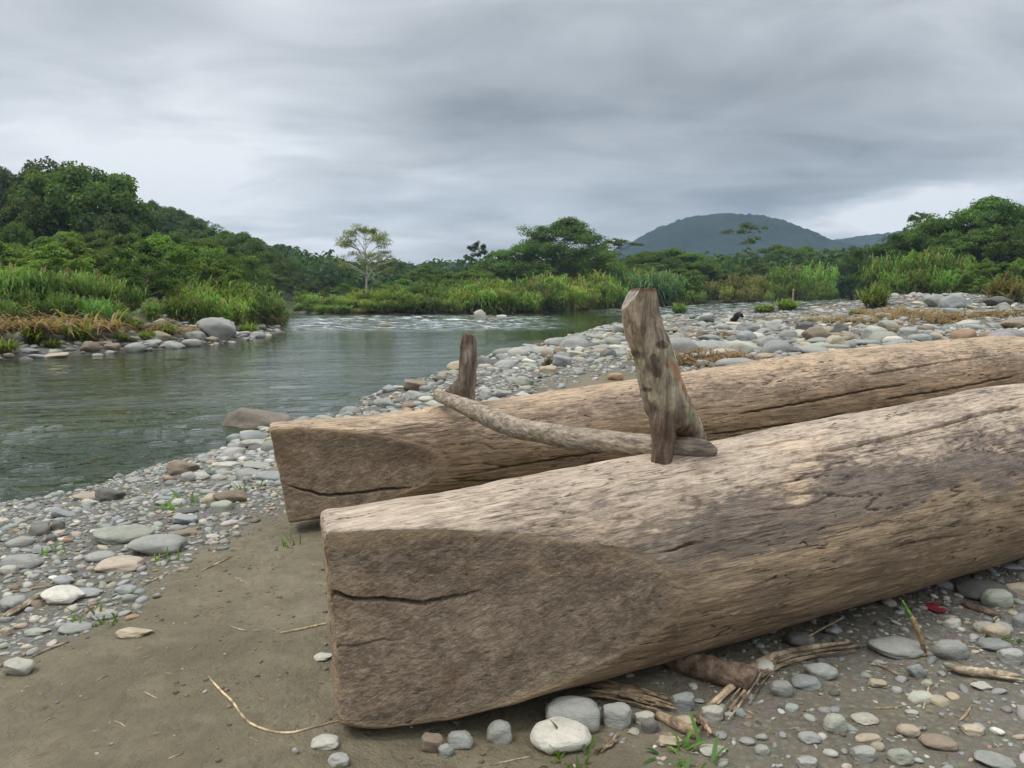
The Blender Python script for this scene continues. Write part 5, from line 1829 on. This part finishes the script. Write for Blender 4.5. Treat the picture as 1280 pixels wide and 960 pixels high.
for (x, yt, yb, lab) in [(50, 386, 408, 'large mound of brown straw on the left bank'), (72, 384, 410, 'straw mound right half on the left bank'), (20, 390, 408, 'straw heap at the left edge under the canes'), (128, 396, 408, 'dry straw behind the left bank stones'), (170, 398, 412, 'dry straw patch in the middle of the left bank'), (212, 402, 415, 'dry straw patch near the big opposite boulder'), (100, 398, 414, 'dry straw patch beside a tuft'), (0, 392, 412, 'straw heap cut by the left edge')]:
    g = ground_hit(x, yb)
    put_cane(strawm, x, yt, g.y, lab, 'straw', 'straw on the left bank', (.2, .15, .07), 1.9, 0.42, 'straw_mound')

# --- far bank: canes
def far_shore(px, y0=44.0, y1=98.0):
    Y = np.arange(y0, y1, 0.25)
    d = sdist((px - 640) / F * Y, Y)
    k = np.where(d < 0)[0]
    return float(Y[k[-1]]) if len(k) else 56.0


far_x = list(np.arange(372, 866, 13.0))
for row in range(3):
    for i, x in enumerate(far_x):
        xx = x + trng.uniform(-5, 5) + row * 4.5
        base_y = far_shore(xx) + 0.15 + row * 2.2 + trng.uniform(0, 0.9)
        topb = np.interp(xx, [372, 420, 470, 520, 580, 640, 700, 760, 800, 830, 865], [367, 368, 362, 355, 346, 338, 334, 333, 332, 332, 340]) + [9, -1, -9][row] + trng.uniform(-7, 9)
        yel = math.sin(xx * 0.045) + trng.uniform(-.8, .8)
        colr = np.array((.16, .235, .055)) if yel > 0.75 else (np.array((.125, .24, .055)) if yel > -0.5 else np.array((.095, .195, .055)))
        put_cane(int(trng.integers(0, 5)), xx, topb, base_y, ('yellowish' if yel > .75 else ('bright green' if yel > -.5 else 'dark green')) + ' cane clump', 'cane', 'canes along the far bank', tuple(colr * trng.uniform(.8, 1.15)), 1.0 if xx > 520 else 1.5, row=['far bank front row', 'far bank middle row', 'far bank back row'][row])
for (x, yt, Y) in [(800, 322, 76), (815, 317, 77), (830, 323, 78), (808, 335, 75.5), (826, 338, 76.5), (840, 334, 79)]:
    put_cane(1, x, yt, Y, 'tall blue green cane', 'cane', 'big blue green cane clump', (.075, .165, .07), 0.8, row='back of that clump' if Y > 76.6 else 'front of that clump')
for i, (x, yt, Y) in enumerate([(868, 342, 82), (885, 338, 82), (902, 330, 83), (918, 326, 83), (935, 322, 84), (950, 328, 84), (966, 335, 85), (985, 312, 85), (1000, 308, 85), (1016, 312, 86), (1034, 310, 88), (1050, 316, 90), (875, 350, 80), (910, 345, 80), (942, 340, 81), (975, 345, 82), (995, 335, 83), (1025, 335, 84), (1048, 340, 86), (925, 352, 80), (960, 352, 81), (1010, 350, 82.5), (1038, 352, 85)]):
    c = (.15, .19, .055) if 880 < x < 960 else (.12, .23, .058)
    put_cane([2, 4, 0, 3][i % 4] if x > 970 else [4, 2][i % 2], x, yt, Y, 'reed clump', 'cane', 'canes behind the right channel', tuple(np.array(c) * trng.uniform(.8, 1.2)), 0.7, row='behind the right channel' if i < 12 else 'edge of the right channel')
for (x, yt, Y) in [(1064, 305, 80), (1074, 304, 80), (1070, 325, 79), (1080, 335, 79)]:
    put_tree(T_shrub[1], x, yt, Y, 'narrow dark bush', 'bush', 'dark bush clump by the channel', (.030, .072, .034), Hm=4.2, wide=.34, name='bush', row='back pair' if yt < 310 else 'front pair')
for i, (x, yt, Y) in enumerate([(1098, 312, 54), (1112, 300, 53), (1128, 294, 53), (1144, 290, 53), (1160, 288, 52), (1176, 290, 52), (1192, 296, 52), (1204, 300, 51), (1120, 325, 51), (1150, 320, 50), (1180, 322, 50), (1105, 335, 52), (1135, 338, 50), (1165, 340, 49.5), (1198, 335, 50)]):
    put_cane([1, 0, 3, 2][i % 4], x, yt, Y, 'tall drooping cane', 'cane', 'tall canes on the right bank', tuple(np.array((.115, .22, .058)) * trng.uniform(.8, 1.2)), 0.72, row='back of the right canes' if i < 8 else 'front of the right canes')
for i, (x, yt, Y) in enumerate([(1215, 328, 47), (1235, 318, 46), (1255, 322, 45), (1275, 318, 45), (1225, 345, 45), (1248, 342, 44), (1272, 340, 43.5), (1300, 325, 45), (1205, 345, 47), (1320, 310, 48)]):
    put_tree(T_shrub[i % 2], x, yt, Y, 'leafy green shrub', 'shrub', 'shrubs on the right bank', tuple(np.array(G_MID) * trng.uniform(.8, 1.3)), Hm=4.2, wide=.75, name='shrub', row='back of the right shrubs' if yt < 330 else 'front of the right shrubs')

# --- trees behind the far bank
put_tree(T_pale, 455, 279, 74, 'pale open tree with white forking limbs beyond the river bend', 'tree', None, (.19, .26, .11), (.50, .46, .40), 7.7, 0.78, rz=0.4)
put_tree(T_umbr, 486, 318, 76, 'small flat topped tree right of the pale open tree', 'tree', None, (.075, .13, .04), (.3, .27, .22), 8.2, 0.8)
put_tree(T_feather[1], 530, 326, 78, 'low spreading tree midway between pale tree and dark sparse tree', 'tree', None, (.08, .135, .04), (.3, .27, .22), 8.2, 0.95)
put_tree(T_sparse, 600, 291, 84, 'dark sparse tree with spiky open crown', 'tree', None, (.036, .068, .032), (.09, .08, .07), 8.6, 0.75)
put_tree(T_big, 702, 262, 82, 'biggest feathery tree on the far bank, above the canes', 'tree', None, (.075, .15, .036), Hm=8.3, wide=.98)
put_tree(T_feather[2], 660, 296, 80, 'spreading tree against the left side of the biggest feathery tree', 'tree', None, (.072, .145, .036), Hm=8.3, wide=1.0)
put_tree(T_feather[1], 742, 300, 84, 'feathery tree against the right side of the biggest one', 'tree', None, (.072, .14, .036), Hm=8.3, wide=1.0)
put_tree(T_umbr, 772, 290, 88, 'flat crowned tree in front of the mountain left flank', 'tree', None, (.07, .135, .036), Hm=8.2, wide=.8)
for (x, yt, Y, lab) in [(632, 315, 82, 'low tree left of the biggest feathery tree'), (805, 308, 92, 'low spreading tree under the mountain, left of three'), (838, 304, 94, 'low spreading tree under the mountain, middle of three'), (866, 312, 94, 'low spreading tree under the mountain, right of three'),
                        (560, 338, 76, 'low green tree left of the dark sparse tree'), (590, 332, 74, 'low green tree in front of the dark sparse tree'), (505, 345, 72, 'low bush tree below the small flat topped tree'), (430, 352, 84, 'low tree left of the pale tree trunk'), (475, 350, 80, 'low tree at the foot of the pale tree'),
                        (900, 314, 118, 'distant tree left of the umbrella tree'), (975, 300, 116, 'distant tree right of the umbrella tree'), (1005, 302, 118, 'distant tree before the mountain right flank'), (1045, 306, 112, 'distant tree left of the dark bush')]:
    put_tree(T_feather[int(trng.integers(0, 3))], x, yt, Y, lab, 'tree', 'trees behind the far bank', tuple(np.array(G_MID) * trng.uniform(.75, 1.05)), Hm=8.2, wide=1.1)
put_tree(T_umbr, 933, 270, 108, 'thin umbrella tree standing alone before the mountain', 'tree', None, (.08, .13, .045), (.2, .18, .14), 8.2, .62)
for i, (x, yt) in enumerate([(380, 360), (440, 362), (500, 356), (555, 350), (610, 342), (650, 332), (690, 325), (730, 325), (770, 326), (810, 325), (850, 330), (890, 328), (950, 325), (1010, 322), (1060, 320), (410, 356), (470, 358), (530, 352)]):
    put_tree(T_shrub[i % 2], x, yt, 71 + (x > 600) * 12 + (x > 860) * 8, 'bushy shrub', 'shrub', 'shrubs behind the far canes', tuple(np.array(G_MID) * trng.uniform(.7, 1.1)), Hm=4.2, wide=1.2, name='shrub', row='above the far canes')
# right group
for (x, yt, Y, lab, k) in [(1112, 292, 64, 'leftmost tree of the right hand grove', 0), (1142, 276, 62, 'second tree from the left in the right hand grove', 1), (1176, 264, 62, 'tree in the middle of the right hand grove', 2), (1240, 232, 60, 'tallest tree of the right hand grove', 0),
                           (1210, 250, 60, 'tree just left of the tallest in the right hand grove', 2), (1282, 250, 58, 'tree cut by the right edge in the right hand grove', 1), (1260, 275, 54, 'lower tree at right in the right hand grove', 0), (1218, 280, 55, 'lower tree in the middle of the right hand grove', 1), (1310, 255, 60, 'tree beyond the right edge of the grove', 2), (1185, 290, 57, 'lower tree behind the tall canes of the right bank', 1)]:
    put_tree(T_feather[k], x, yt, Y, lab, 'tree', 'right hand grove', tuple(np.array((.062, .118, .032)) * trng.uniform(.8, 1.2)), Hm=8.3, wide=.95)
put_tree(T_umbr, 1150, 254, 66, 'thin tree with one flat pad above the right hand grove', 'tree', None, (.075, .13, .04), Hm=8.2, wide=.4)
# far forest carpet, nobody could count it
fr = np.random.default_rng(31)
Vs, Qs, Ts, n0 = [], [], [], 0
n = 2600
th = fr.uniform(-0.72, 0.72, n); yy = 100 * (480 / 100) ** fr.uniform(size=n)
xx = yy * np.tan(th)
dd = sdist(xx, yy)
ok = dd > 4
xx, yy = xx[ok], yy[ok]
zz = height(xx, yy)
for x, y, z in zip(xx, yy, zz):
    rx = fr.uniform(1.6, 4.2); H_ = fr.uniform(2.2, 6.5)
    m0 = 70
    u = fr.normal(size=(m0, 3)); u /= np.linalg.norm(u, axis=1)[:, None]; u[:, 2] = np.abs(u[:, 2]) - 0.2
    cc = np.array([x, y, z + H_ * 0.5]) + u * [rx, rx, H_ * 0.55] * fr.uniform(0.75, 1.05, (m0, 1))
    nr_ = u + fr.normal(0, .4, (m0, 3))
    L_ = fr.uniform(0.006, 0.011, m0) * max(y, 90)
    V_, Q_ = leaves(cc, np.cross(nr_, fr.normal(size=(m0, 3))), nr_, L_, L_ * 0.6)
    Vs.append(V_); Qs.append(Q_ + n0); n0 += len(V_)
    Ts.append(np.repeat(np.clip(fr.uniform(.1, .85) + fr.normal(0, .12, m0), 0, 1), 4))
me = make_mesh('far_forest', np.vstack(Vs), [np.vstack(Qs)], True, m_leaf, {'tint': np.concatenate(Ts), 'dry': np.zeros(n0)})
o = link('far_forest', me)
o.color = (.045, .088, .034, 1)
tag(o, 'far wooded plain and slopes beyond the river', None, None, 'stuff')

# --- small plants on the bar and the near sand
def put_tuft(mesh, x, yt, yb, lab, cat, colour, wide=1.2, Hm=0.62, name='grass_tuft', group=None):
    g = ground_hit(x, yb)
    return put_cane(mesh, x, yt, g.y, lab, cat, group, colour, wide, Hm, name, base=g.z)


bigtuft = cane_mesh(722, H=1.1, r=0.35, nst=70, nbl=5, Lb=0.8, wb=0.06, droop=0.45, dry=0.06, spread=0.7)
put_tuft(bigtuft, 1095, 350, 384, 'bright green tall grass tuft standing on the bar', 'grass tuft', (.13, .22, .05), 1.0, 1.25)
put_tuft(bigtuft, 850, 376, 392, 'bright green tuft at the channel edge right of the forked post', 'grass tuft', (.11, .2, .04), 1.2, 1.25)
put_tuft(bigtuft, 985, 371, 387, 'green weed by the channel left of a bare stalk', 'weed', (.11, .2, .035), 1.7, 1.25, 'weed')
put_tuft(bigtuft, 955, 378, 390, 'low yellow green weed by the channel', 'weed', (.12, .17, .045), 2.2, 1.25, 'weed')
put_tuft(tuft, 1262, 335, 378, 'tall yellowing grass at the right edge of the bar', 'grass tuft', (.16, .17, .06), 1.0, 0.62)
put_tuft(tuft, 1070, 385, 394, 'small green weed on the bar among dry grass', 'weed', (.10, .16, .04), 1.6, 0.62, 'weed')
put_tuft(tuft, 1140, 425, 440, 'small green plant between cobbles at the farther log', 'weed', (.07, .14, .03), 1.2, 0.62, 'weed')
put_tuft(tuft, 690, 443, 456, 'faint grey green weed among the bar stones', 'weed', (.16, .17, .09), 1.3, 0.62, 'weed')
for (x, yt, yb, lab, w) in [(868, 424, 452, 'tangle of brown dry grass beside the forked post', 2.6), (895, 430, 450, 'right end of the brown dry grass tangle', 1.8), (1130, 376, 394, 'rusty dry grass left of the twin boulders', 2.6), (1150, 380, 400, 'rusty dry grass in front of the twin boulders', 2.2), (1050, 386, 402, 'rusty dry grass on the bar left of centre right', 2.4), (1105, 380, 392, 'rusty dry grass at the tall tuft foot', 2.2), (1090, 402, 416, 'small brown dry plant on the bar', 1.4), (1122, 402, 415, 'small dark dry plant on the bar', 1.2), (1220, 382, 396, 'dry grass below the dark wedge boulder', 2.4), (1195, 392, 404, 'dry grass under the twin boulders', 2.0), (1265, 380, 394, 'dry grass near the right edge of the bar', 2.2), (965, 392, 402, 'ochre dry grass near the channel', 2.0), (905, 410, 422, 'ochre dry grass left of the pale blue pair', 1.6)]:
    put_tuft(strawm, x, yt, yb, lab, 'dry grass', (.2, .12, .06), w, 0.55, 'dry_grass', 'dry grass on the bar')
small = cane_mesh(723, H=0.10, r=0.05, nst=12, nbl=3, Lb=0.11, wb=0.009, droop=0.7, dry=0.0, spread=0.9)
for (x, yt, yb, lab, w) in [(240, 607, 632, 'low green grass tuft on the pebble beach by the reddish stone', 1.9), (222, 618, 634, 'wispy left part of the beach grass tuft', 1.5), (716, 928, 958, 'green grass blades in front of the big white stone', 0.9), (858, 922, 955, 'green grass blades right of the short stick', 1.1), (364, 664, 682, 'tiny grass sprout on the sand under the farther log', 0.5), (66, 680, 694, 'tiny green sprout above the broad flat stone', 0.6), (208, 690, 702, 'tiny green sprout by the domed grey stone', 0.6), (118, 775, 782, 'small green leaf at the sand edge near the angular stone', 0.9), (312, 600, 612, 'small green sprout left of the farther log end', 0.9), (1250, 785, 800, 'green leaf beside the rounded tan cobble', 0.8)]:
    put_tuft(small, x, yt, yb, lab, 'grass', (.09, .18, .04), w * 0.85, 0.115, 'grass_sprout')
# bare stalk by the channel, and the dark driftwood lump
g = ground_hit(991, 386)
Vt, Qt, Tt = tube([g, P(991, 376, g.y), P(992, 361, g.y)], [.06, .07, .045], 8, True, 8, 3, 0.15)
me = make_mesh('stalk', Vt, [Qt, Tt], True, m_drift); set_col(me, np.tile([0.33, 0.27, 0.16], (len(Vt), 1)))
tag(link('bare_stalk', me), 'bare tan stalk standing upright at the channel edge', 'stalk')
g = ground_hit(918, 407)
a = Acc()
a.tube([P(913, 403, g.y), P(915, 400, g.y), P(919, 399, g.y), P(921, 395, g.y), P(925, 393, g.y + .1), P(929, 397, g.y + .2)], [.05, .10, .10, .12, .10, .05], 10, resample=16)
me, co = remeshed(a, 0.05, 400, 0.05, (4, 4, 4), 0.01)
nz = fbm(co * 5, 3, 401)
set_col(me, lerpc((0.018, 0.018, 0.02), (0.05, 0.05, 0.05), sst(0.2, 0.6, nz)))
me.materials.append(m_drift)
tag(link('burnt_stump', me), 'black charred lump of wood lying on the bar by the channel', 'driftwood')
# red leaf under the log, teal scrap on the left bank
def sheet(name, px, py, Y, w, h, col, label, cat, seed, flat):
    rng = np.random.default_rng(seed)
    U, Vv = np.meshgrid(np.linspace(-1, 1, 9), np.linspace(-1, 1, 9))
    rad = np.sqrt(np.clip(1 - 0.35 * (U ** 2 * Vv ** 2), 0, 1))
    q = np.stack([U * 1.3, Vv * 1.3, 0 * U], -1).reshape(-1, 3)
    dz_ = (0.25 * fbm(q, 3, seed)).reshape(U.shape)
    p = P(px, py, Y)
    prof = 1 - 0.55 * Vv ** 2
    if flat:
        V = np.stack([U * w * prof, Vv * h, dz_ * w * 0.9], -1)
    else:
        V = np.stack([U * w * prof, dz_ * w * 0.9, Vv * h], -1)
    V = V.reshape(-1, 3)
    Q = grid_faces(9, 9)
    n_ = len(V)
    V2 = np.vstack([V, V + ([0, 0, -0.0015] if flat else [0, 0.006, 0])])
    m, t, b = new_mat(name)
    tcx = t.add('ShaderNodeTexCoord')
    nn = t.noise(tcx.outputs['Object'], 20, 4, 0.6)
    t.link(t.mix(nn, tuple(np.array(col) * 0.6), tuple(np.array(col) * 1.35)), b.inputs['Base Color'])
    b.inputs['Roughness'].default_value = 0.5
    me = make_mesh(name, V2, [np.vstack([Q, Q[:, ::-1] + n_])], True, m)
    tag(link(name, me, None, p), label, cat)


g = ground_hit(1170, 762)
sheet('red_leaf', 1170, 759, g.y, 0.035, 0.05, (0.24, 0.03, 0.04), 'dark red fallen leaf lying under the nearer log at right', 'leaf', 3, True)
g = ground_hit(118, 400)
sheet('plastic_scrap', 119, 380, g.y, 0.085, 0.11, (0.13, 0.50, 0.55), 'small teal plastic scrap caught on a stem of the left bank', 'plastic scrap', 4, False)

# ------------------------------------------------------------------ each plant told from its neighbours by what it stands beside
BREF = [(-60, 'the left picture edge'), (52, 'the straw mound'), (100, 'the big round tree'), (180, 'the tall dark shrub'), (272, 'the big opposite boulder'), (345, 'the left bank tip'), (455, 'the pale open tree'), (530, 'the low spreading tree'),
        (600, 'the dark sparse tree'), (650, 'the pointed river boulder'), (702, 'the biggest feathery tree'), (760, 'the flat crowned tree'), (800, 'the forked post'), (850, 'the channel tuft'), (918, 'the charred lump'), (933, 'the umbrella tree'),
        (991, 'the bare stalk'), (1060, 'the mountain foot'), (1095, 'the tall bar tuft'), (1185, 'the twin boulders'), (1240, 'the tallest grove tree')]
ORD = ['nearest', 'second', 'third', 'fourth', 'fifth', 'sixth', 'seventh', 'eighth', 'ninth', 'tenth', 'eleventh', 'twelfth']
cells = {}
for (o, group, kind, px, row) in REG:
    k = max([i for i, (a, _) in enumerate(BREF) if a <= px] or [0])
    cells.setdefault((group, row, kind, k), []).append((px, o))
for (group, row, kind, k), lst in cells.items():
    for i, (px, o) in enumerate(sorted(lst, key=lambda e: e[0])):
        o['label'] = f"{ORD[min(i, 11)]} {kind} right of {BREF[k][1]}, {row}"

# ------------------------------------------------------------------ haze: one closed box of even pale air
hv = np.array([(x, y, z) for x in (-1150, 1150) for y in (-1150, 1150) for z in (-2.2, 125)], float)
hf = [(0, 1, 3, 2), (4, 6, 7, 5), (0, 4, 5, 1), (2, 3, 7, 6), (0, 2, 6, 4), (1, 5, 7, 3)]
mz = bpy.data.materials.new('haze_air')
mz.use_nodes = True
tz = NT(mz.node_tree)
tz.n.clear()
oz = tz.add('ShaderNodeOutputMaterial')
pv = tz.add('ShaderNodeVolumePrincipled')
pv.inputs['Color'].default_value = (0.55, 0.74, 0.99, 1)
pv.inputs['Density'].default_value = 0.00043
tz.link(pv.outputs[0], oz.inputs['Volume'])
me = make_mesh('haze', hv, [np.array(hf)], False, mz)
tag(link('haze', me), 'pale even haze filling the valley air', None, None, 'stuff')
